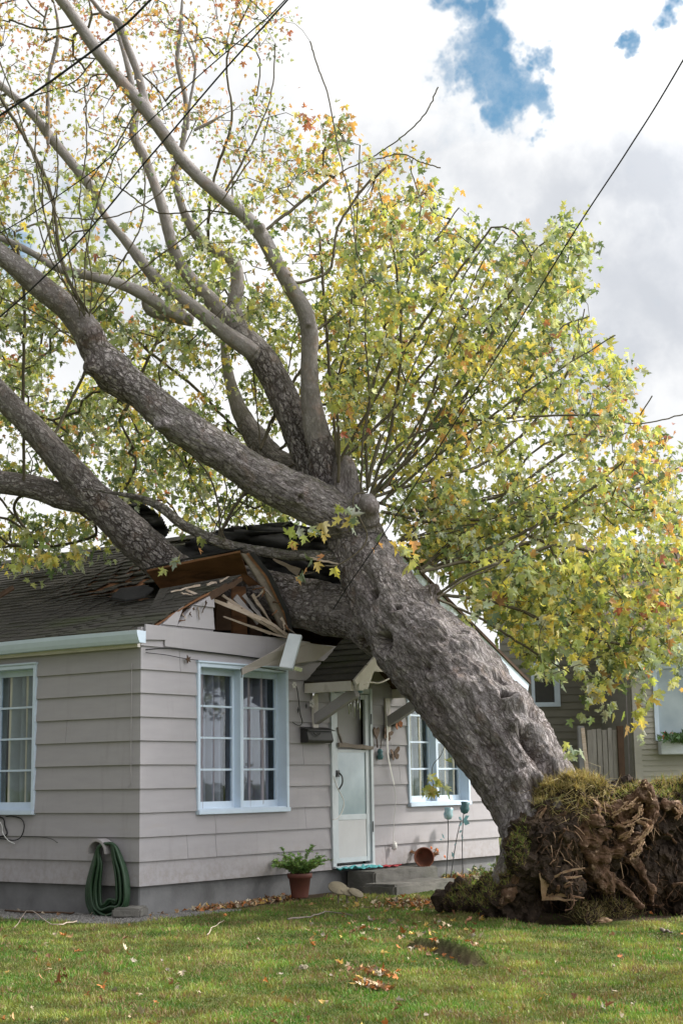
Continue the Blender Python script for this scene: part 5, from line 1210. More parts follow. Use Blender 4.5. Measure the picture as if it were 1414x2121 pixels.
# tubes node->parent
def twigmesh():
    i = np.array([k for k in range(cnt) if par_list[k] >= 0]); p = np.array(par_list)[i]
    a = buf[p]; b = buf[i]; d = b-a; l = np.linalg.norm(d, axis=1); l[l < 1e-6] = 1; d = d/l[:, None]
    ref = np.where(np.abs(d[:, 2:3]) < .9, np.array([[0, 0, 1.]]), np.array([[1., 0, 0]])); u = np.cross(d, ref); u /= np.linalg.norm(u, axis=1)[:, None]; v = np.cross(d, u)
    rb = np.clip(.0028*np.sqrt(np.maximum(wt[i], .6)), .0028, .016); ra = np.clip(.0028*np.sqrt(np.maximum(wt[p], .6)), .0028, .018); ra = np.minimum(ra, rb*1.35)
    isl = (i < n_lead); rb = np.where(isl, np.maximum(rb*1.2, .0085), rb); ra = np.where(isl, np.maximum(ra*1.2, .0085), ra)
    Vs = []
    for (c, r) in ((a-d*.003, ra), (b+d*.003, rb)):
        for k in range(5):
            an = 2*math.pi*k/5; Vs.append(c+(math.cos(an)*u+math.sin(an)*v)*r[:, None])
    V = np.stack(Vs, 1).reshape(-1, 3); base = np.arange(len(i))*10
    fs = np.concatenate([np.stack([base+k, base+(k+1) % 5, base+5+(k+1) % 5, base+5+k], -1) for k in range(5)])
    return npmesh('twigs', V, fs)
link('twigs', twigmesh(), 'twig', tree, True)
# leaves
HALF = np.array([(0, 0), (.14, -.02), (.40, -.04), (.26, .13), (.40, .22), (.56, .50), (.34, .44), (.17, .38), (.20, .56), (.30, .70), (.13, .72), (0, 1.05)])
def leafmesh(P, T, Nn, Sz, col, name, mat, parent=None, fold=.38, curl=.4):
    n = len(P); T = T/np.linalg.norm(T, axis=1)[:, None]; B = np.cross(T, Nn); B /= np.linalg.norm(B, axis=1)[:, None]; Nn = np.cross(B, T)
    h = HALF[1:-1]; m_ = len(h)
    X = np.concatenate([[0], h[:, 0], [0], -h[:, 0]]); Y = np.concatenate([[0], h[:, 1], [1.0], h[:, 1]])
    K = len(X); fo = rng.uniform(.05, fold*2, n)[:, None]; cu = rng.uniform(-curl, curl*1.6, n)[:, None]
    jx = 1+rng.normal(size=(n, K))*.10; jy = rng.normal(size=(n, K))*.03
    Xs = X[None]*jx*rng.uniform(.75, 1.1, (n, 1)); Ys = Y[None]+jy
    Zs = np.abs(Xs)*fo-cu*Ys**2
    V = P[:, None]+Sz[:, None, None]*(Xs[..., None]*B[:, None]+Ys[..., None]*T[:, None]+Zs[..., None]*Nn[:, None])
    V = V.reshape(-1, 3); base = np.arange(n)*K
    fr = [0]+list(range(1, m_+1))+[m_+1]; fl = [0, m_+1]+list(range(K-1, m_+1, -1))
    fr_ = np.array(fr); fl_ = np.array(fl)
    F_ = np.concatenate([base[:, None]+fr_[None], base[:, None]+fl_[None]])
    return link(name, npmesh(name, V, F_, {'col': ('FLOAT_COLOR', np.repeat(col, K, axis=0))}), mat, parent)
CG = np.array([.27, .33, .14]); CD = np.array([.12, .17, .09]); CLM = np.array([.46, .50, .18]); CY = np.array([.66, .56, .17]); CO = np.array([.55, .33, .14]); CR = np.array([.40, .17, .13]); CGR = np.array([.42, .47, .37]); CBR = np.array([.36, .22, .11])
def palette(px, py):
    """share of each leaf colour in this part of the crown"""
    g = 1.2; d = .75; l = .45; y = .38; o = .06; r = .01; gr = .6; br = .05
    tl = max(0, 1-py/420)*(px < 640)
    o += tl*1.0; r += tl*.9; br += tl*1.2; g *= (1-.55*tl); gr *= 1-.6*tl
    e = math.exp(-((px-740)/160)**2-((py-340)/120)**2); o += e*1.3; y += e*.9; br += e*.9; g *= 1-.35*e
    e = math.exp(-((px-1340)/110)**2-((py-900)/150)**2); r += e*.35; o += e*.8; y += .9*e; g *= 1-.3*e
    e = math.exp(-((px-1180)/260)**2-((py-1240)/130)**2); y += e*1.3; l += 1.7*e
    e = math.exp(-((px-860)/260)**2-((py-740)/260)**2); y += e*1.3; l += 1.3*e; o += .15*e
    e = math.exp(-((px-1080)/150)**2-((py-560)/110)**2); gr += e*1.2; d += e*.8; y *= 1-.5*e
    e = math.exp(-((px-150)/220)**2-((py-900)/250)**2); gr += .7*e; d += e*.8; o += .25*e; r += .1*e
    e = math.exp(-((px-1390)/80)**2-((py-1260)/90)**2); r += .6*e; o += .5*e
    e = math.exp(-((px-150)/200)**2-((py-300)/160)**2); o += .4*e; y += .3*e
    wv = np.array([g, d, l, y, o, r, gr, br]); return wv/wv.sum()
PAL = np.array([CG, CD, CLM, CY, CO, CR, CGR, CBR])*1.14
P_, T_, N_, S_, C_ = [], [], [], [], []
tails = MB()
def addcluster(c, size, nl, spread, root=None, pal=None):
    q = proj(c); pw = palette(q[0], q[1]) if pal is None else pal
    base = PAL[rng.choice(len(PAL), p=pw)]
    for _ in range(nl):
        off = rng.normal(size=3)*spread; p = c+off
        qq = proj(p)
        if pal is None and (blocked(qq[0], qq[1], qq[2], 2) or inside_roof(p)): continue
        cc = base if random.random() < .5 else PAL[rng.choice(len(PAL), p=pw)]
        t = np.array([0, 0, -1.0])*random.uniform(.2, 1.2)+rng.normal(size=3)*.55+RIGHT*.35*(random.random())
        P_.append(p); T_.append(t); nn = -FWD*.5+UPV*.5+rng.normal(size=3)*.75; N_.append(nn); S_.append(size*random.uniform(.65, 1.2)); C_.append(cc*random.uniform(.8, 1.22)*(1+rng.normal(size=3)*.05))
for i, (c, s_, nl) in enumerate(clusters): addcluster(c, s_, nl, .105)
# sprays hanging in front of the trunk and single ones seen by themselves
sprays = [((612, 1108, 17.6), 7), ((655, 1098, 17.6), 6), ((700, 1060, 17.7), 4), ((722, 1085, 17.7), 5), ((735, 1062, 17.75), 4), ((672, 1165, 17.6), 4), ((625, 1190, 17.7), 5), ((840, 1128, 17.3), 7), ((822, 1140, 17.3), 5), ((855, 1165, 17.2), 4), ((795, 1125, 17.4), 3), ((895, 1630, 18.6), 12), ((898, 1610, 18.6), 7), ((1175, 1560, 15.6), 4), ((1170, 1545, 15.6), 3), ((960, 1400/1.0, 18), 0),
          ((1240, 1440, 17.8), 14), ((1255, 1465, 17.8), 8), ((1130, 1390, 17.6), 10), ((1320, 1470, 18), 8), ((1340, 1440, 18), 10), ((1400, 1410, 18), 8), ((1320, 1515, 18), 5), ((700, 830, 18.1), 12), ((680, 800, 18.1), 8), ((105, 1155, 19.4), 14), ((60, 1120, 19.6), 14), ((160, 1140, 19.6), 12), ((85, 1200, 19.4), 5), ((40, 1165, 19.6), 8),
          ((960, 1290, 17.3), 8), ((985, 1250, 17.3), 8), ((420, 1120, 18.4), 3), ((355, 1160, 18.3), 3), ((575, 1060, 18.2), 0)]
pl = np.array([.6, .2, 1.2, .9, .4, .02, .8, 0]); pl /= pl.sum()
for (x, y, t), n in sprays: addcluster(A_(x, y, t), .135, n, .06, pal=pl)
leaves = leafmesh(np.array(P_), np.array(T_), np.array(N_), np.array(S_), np.clip(np.array(C_), 0, .8), 'leaves', 'leaf', tree)
print('LEAVES', len(P_), 'TRUNKV', len(tm.vertices), 'clusters', len(clusters))
mb = MB()  # fine stems in front of the trunk, the loose vine loop and the stub at the burl
for L, r in (([(760, 1020, 18.0), (735, 1025, 17.85), (732, 1050, 17.8), (748, 1080, 17.8), (760, 1110, 17.8), (745, 1140, 17.75), (700, 1170, 17.7), (672, 1172, 17.65)], .009), ([(757, 1090, 17.8), (715, 1102, 17.75), (680, 1108, 17.7), (655, 1103, 17.6)], .004), ([(660, 1105, 17.6), (635, 1125, 17.6), (618, 1110, 17.6)], .003),
             ([(672, 1172, 17.65), (650, 1185, 17.7), (622, 1192, 17.7)], .004), ([(1170, 985, 17.9), (1168, 985, 17.9)], .002), ([(905, 1232, 17.3), (960, 1195, 17.2), (1030, 1166, 17.2)], .016), ([(893, 1235, 17.3), (880, 1190, 17.2), (850, 1150, 17.25)], .005), ([(900, 1230, 17.3), (905, 1180, 17.2), (870, 1140, 17.25)], .004),
             ([(932, 1500, 18.4), (915, 1560, 18.5), (895, 1590, 18.6), (898, 1640, 18.6)], .004), ([(762, 1010, 17.95), (768, 975, 17.95), (790, 900, 18.0)], .022), ([(700, 1000, 18.2), (702, 950, 18.2), (700, 880, 18.2), (695, 840, 18.2)], .018)):
    mb = MB(); mb.tube(spline([A_(*p) for p in L], 6), r, 6); mb.build('stem', 'twig', tree, True)
# ------------------------------------------------------------------ neighbouring house
def nb(px, py, V):
    r = ray(px, py); hd = r[0]*fh[0]+r[1]*fh[1]; return CAM+r*(V/hd)
def nuz(px, py, V):
    p = nb(px, py, V); return (p[0]-CAM[0])*rh[0]+(p[1]-CAM[1])*rh[1], p[2]
R3 = np.array([rh[0], rh[1], 0]); F3 = np.array([fh[0], fh[1], 0]); C0 = np.array([CAM[0], CAM[1], 0])
def NP(u, V, z): return C0+R3*u+F3*V+np.array([0, 0, z])
nh = empty('neighbour_house', nb(1320, 1775, 26), 'beige lap-sided house with shade painted on its side and rear walls and brown roof behind the roots and low branches', 'house')
def nbox(mbx, u0, u1, V0, V1, z0, z1):
    V = [NP(u, v, z) for z in (z0, z1) for u, v in ((u0, V0), (u1, V0), (u1, V1), (u0, V1))]
    return mbx.add(V, [(0, 3, 2, 1), (4, 5, 6, 7), (0, 1, 5, 4), (1, 2, 6, 5), (2, 3, 7, 6), (3, 0, 4, 7)])
VF, VB_ = 26.0, 29.0
uc, _ = nuz(1313, 1500, VF); ur, _ = nuz(1760, 1500, VF); _, ze = nuz(1400, 1352, VF)
wu0, wz1 = nuz(1349, 1377, VF); wu1, wz0 = nuz(1462, 1533, VF)
lap('front_wall', NP(0, VF, 0), R3, -F3, uc, ur, .3, ze, [(wu0, wu1, wz0, wz1)], course=.088, zoff=.3, mat='nsiding', parent=nh, t0=.004, t1=.018)
m_ = MB(); nbox(m_, uc, ur, VF+.06, VF+6, -.2, .3); m_.build('foundation', 'found', nh)
m_ = MB()
for a in ((wu0, wu0+.07, wz0, wz1), (wu1-.07, wu1, wz0, wz1), (wu0+.07, wu1-.07, wz1-.07, wz1), (wu0+.07, wu1-.07, wz0, wz0+.06)): nbox(m_, a[0], a[1], VF-.045, VF+.08, a[2], a[3])
nw = m_.build('window', 'white', nh)
m_ = MB(); nbox(m_, wu0+.07, wu1-.07, VF+.02, VF+.03, wz0+.06, wz1-.07); m_.build('pane', 'refl_paint', nw)
m_ = MB(); nbox(m_, uc-.02, uc+.10, VF-.03, VF+.1, .3, ze); m_.build('corner_board', 'nsiding', nh)
m_ = MB(); nbox(m_, uc-.3, ur+.3, VF-.42, VF-.30, ze-.02, ze+.12); m_.build('gutter', 'white', nh)
m_ = MB(); nbox(m_, uc-.28, ur+.3, VF-.30, VF+.02, ze-.03, ze); m_.build('soffit', 'bracket', nh)
zr = nuz(1400, 1135, VF+4)[1]
m_ = MB(); m_.slab([NP(uc-.3, VF-.40, ze+.10), NP(ur+.3, VF-.40, ze+.10), NP(ur+.3, VF+4, zr), NP(uc-.3, VF+4, zr)], .08, (0, 0, 1)); m_.slab([NP(uc-.3, VF+4, zr), NP(ur+.3, VF+4, zr), NP(ur+.3, VF+8.5, ze), NP(uc-.3, VF+8.5, ze)], .08, (0, 0, 1)); m_.build('roof', 'nroof', nh)
m_ = MB(); m_.slab([NP(uc, VF+.02, ze-.1), NP(uc, VF+8, ze-.1), NP(uc, VF+8, .3), NP(uc, VF+.02, .3)], .05, -R3); m_.build('side_wall', 'nsiding_shade', nh)
ul, _ = nuz(1040, 1500, VB_); u2, _ = nuz(1350, 1500, VB_); ap = nuz(1110, 1190, VB_); ed = nuz(1330, 1350, VB_)
sl_ = (ap[1]-ed[1])/(ed[0]-ap[0])
dw0, dz1 = nuz(1098, 1374, VB_); dw1, dz0 = nuz(1160, 1464, VB_)
lap('rear_wall', NP(0, VB_, 0), R3, -F3, ul, u2, .3, ap[1]+.2, [(dw0, dw1, dz0, dz1)], course=.135, zoff=.3, mat='nsiding_shade', parent=nh, top=lambda z: (ul, min(u2, ap[0]+(ap[1]-z)/sl_+.3)), t0=.004, t1=.020)
m_ = MB()
for a in ((dw0, dw0+.06, dz0, dz1), (dw1-.10, dw1, dz0, dz1), (dw0+.06, dw1-.1, dz1-.08, dz1), (dw0+.06, dw1-.1, dz0, dz0+.08)): nbox(m_, a[0], a[1], VB_-.05, VB_+.08, a[2], a[3])
nw = m_.build('window', 'white', nh); m_ = MB(); nbox(m_, dw0+.06, dw1-.1, VB_+.02, VB_+.03, dz0+.08, dz1-.08); m_.build('pane', 'black', nw)
m_ = MB(); m_.slab([NP(ap[0]-1.4, VB_-.35, ap[1]+1.4*sl_), NP(u2+.1, VB_-.35, ap[1]-(u2+.1-ap[0])*sl_), NP(u2+.1, VB_-.35, ap[1]-(u2+.1-ap[0])*sl_-.22), NP(ap[0]-1.4, VB_-.35, ap[1]+1.4*sl_-.22)], .04, -F3); m_.build('rake_board', 'bracket', nh)
m_ = MB(); m_.slab([NP(ap[0]-1.4, VB_-.4, ap[1]+1.4*sl_+.03), NP(u2+.2, VB_-.4, ap[1]-(u2+.2-ap[0])*sl_+.03), NP(u2+.2, VB_+6, ap[1]-(u2+.2-ap[0])*sl_+.03), NP(ap[0]-1.4, VB_+6, ap[1]+1.4*sl_+.03)], .07, (0, 0, 1))
m_.slab([NP(ap[0]-1.4, VB_-.4, ap[1]+1.4*sl_+.03), NP(ap[0]-1.4, VB_+6, ap[1]+1.4*sl_+.03), NP(ap[0]-5.0, VB_+6, ap[1]-2.2*sl_), NP(ap[0]-5, VB_-.4, ap[1]-2.2*sl_)], .07, (0, 0, 1)); m_.build('roof', 'nroof', nh)
m_ = MB(); nbox(m_, ap[0]-4.8, ul, VB_, VB_+.1, .3, ed[1]); m_.build('rear_wall', 'nsiding_shade', nh)
m_ = MB(); a = nuz(1301, 1500, VF+.4)[0]; m_.tube([NP(a, VF+.3, .2), NP(a, VF+.3, 2.6), NP(a+.02, VF+.25, ze-.1)], .045, 8); m_.build('downspout', 'bracket', nh, True)
# flower box under its window
fb = empty('flower_box', nb(1400, 1562, VF-.15), 'white wooden flower box with red blooms under the neighbouring window', 'flower box')
fu0, fz1 = nuz(1364, 1534, VF-.15); fu1, fz0 = nuz(1470, 1562, VF-.15)
m_ = MB(); nbox(m_, fu0, fu1, VF-.30, VF-.05, fz0, fz1); m_.build('box', 'alu', fb, bevel=.01)
def sprig(c, n, spread, size, cols, name, mat, parent, up=.4, down=0):
    P = c+rng.normal(size=(n, 3))*np.array(spread); T = rng.normal(size=(n, 3)); T[:, 2] += up-down; Nn = rng.normal(size=(n, 3)); Nn[:, 2] += .8
    return leafmesh(P, T, Nn, rng.uniform(size*.6, size*1.3, n), np.array(cols)[rng.integers(0, len(cols), n)]*rng.uniform(.7, 1.3, (n, 1)), name, mat, parent)
sprig(NP((fu0+fu1)/2, VF-.18, fz1+.02), 420, (.36, .07, .025), .09, [(.07, .14, .05), (.05, .10, .04)], 'plants', 'foliage', fb)
for i in range(7):
    p = NP(random.uniform(fu0+.05, fu1-.05), VF-.22, fz1+random.uniform(.04, .10)); m_ = MB(); m_.lathe([(.0, -.03), (.03, -.01), (.04, .01), (.02, .03), (0, .035)], p, -F3, 8); m_.build('flower', random.choice(['flower_r', 'flower_o']), fb, True)
# board gate in the gap between the houses
gt = empty('board_gate', nb(1245, 1780, 25.4), 'weathered grey board gate between the two houses behind the root plate', 'gate')
VG = 25.4
for i, x in enumerate((1215, 1224, 1235, 1246, 1257, 1267)):
    u0, z1 = nuz(x, 1510+random.uniform(-2, 3), VG); u1, _ = nuz(x+9.5, 1510, VG); m_ = MB(); nbox(m_, u0, u1, VG-.012, VG+.012, .08, z1); m_.build('board', 'fence', gt, bevel=.003)
m_ = MB(); m_.beam(np.array(nb(1218, 1625, VG-.04)), np.array(nb(1206, 1508, VG-.04)), .06, .03, -F3); m_.build('loose_board', 'splinter', gt)
for x, mt in ((1283, 'darkwood'), (1202, 'found')):
    u0, z1 = nuz(x, 1508, VG); m_ = MB(); nbox(m_, u0-.05, u0+.05, VG-.05, VG+.05, 0, z1+.03); m_.build('gate_post', mt, gt, bevel=.005)
m_ = MB(); u0, zz = nuz(1210, 1560, VG); u1, _ = nuz(1280, 1560, VG); nbox(m_, u0, u1, VG+.013, VG+.05, zz-.05, zz+.05); m_.build('rail', 'fence', gt)
# plants beyond the roots
def stems(name, base, n, h, spread, leaf, cols, label, cat, group=None, mat='foliage', lean=.25, nl=9, r=.004):
    o = empty(name, base, label, cat, group); base = np.array(base, float); m_ = MB(); P = []; T = []
    for i in range(n):
        a = random.uniform(0, 6.28); p = base+np.array([math.cos(a), math.sin(a), 0])*random.uniform(0, spread*.35); d = np.array([math.cos(a)*lean+random.gauss(0, .12), math.sin(a)*lean+random.gauss(0, .12), 1.]); L = h*random.uniform(.5, 1.1); pts = [p-np.array([0, 0, .02])]
        for k in range(5):
            pts.append(pts[-1]+d/np.linalg.norm(d)*L/5); d = d+np.array([random.gauss(0, .12), random.gauss(0, .12), -.06])
        m_.tube(pts, list(np.linspace(r, r*.35, 6)), 5, False)
        for k in range(nl):
            f_ = random.uniform(.25, 1)*4.9; q = pts[int(f_)]+(pts[int(f_)+1]-pts[int(f_)])*(f_ % 1); P.append(q+np.random.default_rng(k+i*31).normal(size=3)*.012); t_ = np.array([random.gauss(0, 1), random.gauss(0, 1), .5]); T.append(t_)
    m_.build('stems', 'twig', o)
    n_ = len(P); Nn = rng.normal(size=(n_, 3)); Nn[:, 2] += 1
    leafmesh(np.array(P), np.array(T), Nn, rng.uniform(leaf*.6, leaf*1.3, n_), np.array(cols)[rng.integers(0, len(cols), n_)]*rng.uniform(.7, 1.3, (n_, 1)), 'leaves', mat, o)
    return o
GR = [(.10, .17, .06), (.15, .22, .08), (.22, .26, .09)]
stems('shrub', NP(*[nuz(1395, 1700, 20)[0], 20, 0]), 46, 1.15, 1.2, .07, GR+[(.28, .24, .10)], 'leafy weed shrub behind the roots below the flower box', 'shrub', lean=.35, nl=14)
stems('shrub', NP(nuz(1280, 1700, 21)[0], 21, 0), 34, 1.02, .8, .07, GR, 'low green bush growing at the foot of the board gate', 'shrub', lean=.3, nl=12)
stems('sapling', NP(nuz(1205, 1700, 20)[0], 20, 0), 9, 1.35, .4, .10, [(.25, .34, .12), (.17, .26, .12)], 'pale green sapling in front of the gate beside the trunk', 'sapling', lean=.12, nl=8)

# ------------------------------------------------------------------ power lines
def wire(pts, r, label, mat='cable', n=10):
    m_ = MB(); m_.tube(spline([A_(*p) for p in pts], n), r, 6); return tag(m_.build('power_line', mat, None, True), label, 'cable', 'overhead lines crossing the tree')
wire([(-500, 560, 13), (0, 238, 12.5), (150, 135, 12.4), (240, 65, 12.3), (310, 0, 12.2), (620, -330, 12)], .0105, 'thick black overhead cable crossing the top left corner')
wire([(-300, 880, 15), (-30, 680, 14.6), (120, 545, 14.4), (215, 440, 14.3), (290, 348, 14.2), (370, 255, 14.1), (470, 138, 14), (596, -2, 13.9), (900, -340, 13.5)], .0085, 'lower of the two black overhead cables meeting above the left limbs')
wire([(-300, 640, 15.3), (0, 482, 14.9), (110, 412, 14.7), (225, 328, 14.6), (320, 240, 14.5), (430, 140, 14.3), (530, 55, 14.1), (592, -3, 13.95), (880, -310, 13.6)], .006, 'thinner upper cable of the two that meet above the left limbs')
wire([(1800, -560, 8), (1414, 124, 10.5), (1300, 310, 11.6), (1190, 478, 12.6), (1050, 705, 14.0), (900, 940, 15.6), (800, 1098, 16.6), (730, 1200, 17.25), (690, 1262, 17.6)], .0055, 'single black service wire slanting down from the upper right over the trunk')

# ------------------------------------------------------------------ things on and by the house
def fr_(x, y, d=.035): return front(x, y, -d)
# mailbox
mbx = empty('mailbox', fr_(647, 1540, .08), 'black wall mailbox left of the white storm door', 'mailbox')
a = front(622, 1509, -.03); b = front(677, 1540, -.03)
m_ = MB(); m_.slab([(a[0], -.03, b[2]), (a[0], -.03, a[2]), (a[0], -.12, a[2]-.02), (a[0], -.15, b[2]+.03), (a[0], -.13, b[2])], b[0]-a[0]-.02, (1, 0, 0)); m_.build('box', 'mailbox', mbx, bevel=.004)
m_ = MB(); m_.slab([(a[0]-.012, -.03, a[2]+.012), (b[0]-.008, -.03, a[2]+.012), (b[0]-.008, -.165, a[2]-.03), (a[0]-.012, -.165, a[2]-.03)], .008, (0, 0, 1)); m_.build('lid', 'black', mbx)
m_ = MB(); m_.tube(spline([(a[0]+.10, -.145, a[2]-.05), (a[0]+.17, -.16, a[2]-.09), (a[0]+.24, -.145, a[2]-.055)], 5), .006, 6); m_.build('handle', 'black', mbx)
# butterflies
def butterfly(px, py, s, mat, label, rot=0.0, d=.045):
    c = front(px, py, -d); o = empty('wall_butterfly', c, label, 'wall ornament', 'butterflies on the wall by the door')
    ca, sa = math.cos(rot), math.sin(rot)
    def W2(x, z, y): return (c[0]+s*(x*ca-z*sa), c[1]-s*y, c[2]+s*(x*sa+z*ca))
    for sg in (-1, 1):
        up = [(0, .05), (.25, .35), (.62, .62), (.85, .55), (.78, .25), (.5, .02), (0, -.05)]
        lo = [(0, -.02), (.45, -.02), (.62, -.22), (.48, -.55), (.25, -.60), (.08, -.30)]
        for nm, P in (('wing', up), ('wing', lo)):
            m_ = MB(); pts = [W2(sg*x, z, .25*x) for x, z in P]; m_.slab(pts if sg > 0 else pts[::-1], .008, (0, -1, 0)); m_.build(nm, mat, o)
    m_ = MB(); m_.tube([W2(0, -.35, .05), W2(0, 0, .08), W2(0, .32, .05)], [.01*s*3, .05*s, .02*s], 7); m_.build('body', 'black', o, True)
butterfly(822, 1497, .135, 'rust', 'orange butterfly ornament beside the black wall lamp', .35)
butterfly(800, 1522, .12, 'brownwing', 'brown butterfly ornament nearest the door frame', -.3)
butterfly(815, 1562, .13, 'brownwing', 'brown butterfly ornament lowest on the wall between door and window', .2)
lp = empty('wall_lamp', front(804, 1497, -.05), 'small black wall lamp under the right hood bracket', 'wall lamp')
c = front(805, 1494, -.04); m_ = MB(); m_.box((c[0]-.05, -.05, c[2]-.07), (c[0]+.03, -.03, c[2]+.07)); m_.build('back_plate', 'black', lp)
m_ = MB(); m_.lathe([(0, .10), (.02, .095), (.05, .05), (.055, 0), (.04, -.05), (.02, -.07), (0, -.07)], (c[0], -.10, c[2]), (0, 0, 1), 12); m_.build('shade', 'black', lp, True)
hc = empty('hanging_charm', front(786, 1545, -.05), 'teal enamel charm hanging on cords left of the lowest butterfly', 'wall ornament')
c = front(787, 1562, -.06); t_ = front(790, 1532, -.05)
m_ = MB(); m_.tube([t_, c+np.array([0, 0, .05])], .005, 5); m_.build('cord', 'darkwood', hc)
m_ = MB(); m_.lathe([(0, -.075), (.03, -.07), (.045, -.03), (.03, .0), (.04, .03), (.025, .06), (0, .065)], c, (0, 0, 1), 10); m_.build('pendant', 'bluemetal', hc, True)
ht = empty('heart_plaque', front(777, 1520, -.05), 'brown heart plaque left of the upper brown butterfly', 'wall ornament')
c = front(778, 1518, -.05); m_ = MB(); m_.slab([c+np.array([x*.09, 0, z*.09]) for x, z in ((0, -.9), (.6, -.1), (.75, .4), (.45, .75), (0, .45), (-.45, .75), (-.75, .4), (-.6, -.1))], .015, (0, -1, 0)); m_.build('heart', 'brownwing', ht)
m_ = MB(); m_.tube([c+np.array([0, -.008, -.05]), c+np.array([.02, -.008, -.19])], .008, 5); m_.build('stalk', 'darkwood', ht)
# white flower and wire vine on the wall
vn = empty('wire_vine', front(618, 1460, -.04), 'black wire vine with a white flower on the wall beside the double window', 'wall ornament')
m_ = MB(); m_.tube(spline([front(x, y, -.04) for x, y in ((612, 1418), (616, 1432), (619, 1455), (622, 1480), (626, 1495), (621, 1503), (611, 1500), (606, 1496))], 6), .005, 5); m_.build('stem', 'black', vn)
def petals(c, n, r0, name, mat, par, th=.006, axis='y'):
    for k in range(n):
        a = 2*math.pi*k/n; u = np.array([math.cos(a), 0, math.sin(a)]); v = np.array([-math.sin(a), 0, math.cos(a)])
        m_ = MB(); m_.slab([c+u*r0*.15, c+u*r0*.6+v*r0*.32, c+u*r0, c+u*r0*.6-v*r0*.32], th, (0, -1, 0)); m_.build(name, mat, par)
petals(front(609, 1419, -.05), 6, .045, 'petal', 'blossom', vn)
for (x, y) in ((617, 1471), (634, 1462)):
    c = front(x, y, -.045); m_ = MB(); m_.slab([c+np.array([0, 0, -.035]), c+np.array([.018, 0, 0]), c+np.array([0, 0, .035]), c+np.array([-.018, 0, 0])], .005, (0, -1, 0)); m_.build('leaf', 'black', vn)
w2 = empty('bracket_flower', front(645, 1440, -.1), 'white metal flower fixed beside the left hood bracket', 'wall ornament')
petals(front(645, 1458, -.10), 5, .055, 'petal', 'blossom', w2)
petals(front(648, 1434, -.10), 4, .045, 'petal', 'silver', w2)
# wind chime under the hood
wc = empty('wind_chime', (3.62, -.35, 2.52), 'silver wind chime hanging from the hood in front of the door', 'wind chime')
c = front(733, 1432, -.35); m_ = MB(); m_.lathe([(0, .02), (.10, .018), (.11, 0), (.10, -.02), (0, -.02)], c, (0, 0, 1), 14); m_.build('disc', 'bluemetal', wc, True)
m_ = MB(); m_.tube([c, c+np.array([0, 0, .30])], .003, 4); m_.build('cord', 'cable', wc)
for i in range(5):
    a = i*1.257; q = c+np.array([.07*math.cos(a), .07*math.sin(a), 0]); m_ = MB(); m_.tube([q+np.array([0, 0, -.04]), q+np.array([0, 0, -.22-.03*i])], .008, 7); m_.build('chime_tube', 'silver', wc, True)
# ribbons and cords
def cord(pts, r, mat, label, name='cord', cat='cord', flat=False):
    m_ = MB(); P = spline(pts, 8); m_.tube(P, r, 6)
    return tag(m_.build(name, mat, None, True), label, cat)
rb = MB(); P = spline([front(x, y, -.07) for x, y in ((800, 1485), (802, 1520), (803, 1560), (808, 1590), (816, 1626))], 6)
for i in range(len(P)-1): rb.slab([P[i]-[.014, 0, 0], P[i]+[.014, 0, 0], P[i+1]+[.014, 0, 0], P[i+1]-[.014, 0, 0]], .002, (0, -1, 0))
tag(rb.build('ribbon', 'blossom'), 'long white ribbon hanging on the wall between door and right window', 'ribbon')
cord([front(x, y, -.07) for x, y in ((816, 1627), (819, 1660), (816, 1700), (814, 1745), (815, 1765))], .004, 'blossom', 'thin white string dangling below the long white ribbon')
m_ = MB(); m_.lathe([(0, -.06), (.03, -.05), (.035, 0), (.02, .04), (0, .05)], front(817, 1752, -.07), (.3, 0, 1), 9); m_.build
tag(m_.build('string_bead', 'blossom', None, True), 'crumpled white bead at the end of the string', 'bead')
cord([front(x, y, -.75) if x > 730 else front(x, y, -.4) for x, y in ((694, 1430), (715, 1426), (740, 1420), (767, 1414), (785, 1415), (806, 1406))], .010, 'trim', 'pale cable sagging across the front of the porch hood')
cord([front(x, y, -.12) for x, y in ((690, 1608), (697, 1628), (707, 1648), (712, 1662), (708, 1682), (698, 1696), (690, 1698))], .006, 'blossom', 'white strap hanging from the storm door handle')
cord([front(x, y, -.045) for x, y in ((302, 1346), (345, 1343), (400, 1348), (450, 1353), (500, 1359), (545, 1366))], .006, 'cable', 'black cable along the frieze board above the double window')
cord([front(x, y, -.045) for x, y in ((302, 1352), (345, 1357), (388, 1365), (450, 1372), (520, 1380), (592, 1391))], .004, 'cable', 'thin wire running just over the head of the double window')
cord([front(x, y, -.09) for x, y in ((499, 1385), (500, 1395), (500, 1404))], .006, 'black', 'short black hook hanging over the mullion of the double window', 'hook', 'hook')
st_ = MB(); c = front(389, 1366, -.055)
st_.slab([c+np.array([math.cos(a)*(.05 if i % 2 else .02), 0, math.sin(a)*(.05 if i % 2 else .02)]) for i, a in enumerate(np.linspace(0, 2*math.pi, 11)[:-1])], .008, (0, -1, 0)); tag(st_.build('wire_star', 'darkwood'), 'tiny dark metal star on the wire above the left window sash', 'wall ornament')
# coiled wires under the side window
sd = lambda x, y, d=.035: side(x, y, -d)
cord([sd(x, y) for x, y in ((-60, 1700), (0, 1693), (10, 1712), (11, 1731), (-40, 1735))], .008, 'cable', 'thick black cable bent down beneath the side window')
cord([sd(x, y, .04) for x, y in ((-60, 1730), (5, 1738), (30, 1741), (44, 1733), (50, 1712), (44, 1697), (25, 1691), (12, 1692))], .006, 'cable', 'black loop of wire beneath the side window')
cord([sd(x, y, .05) for x, y in ((-40, 1680), (0, 1704), (6, 1726), (18, 1742), (30, 1748))], .006, 'wcable', 'white cord curling beneath the side window')
cord([sd(x, y, .032) for x, y in ((45, 1733), (80, 1734), (105, 1738), (119, 1746))], .003, 'cable', 'loose thin wire end lying along the side wall siding')
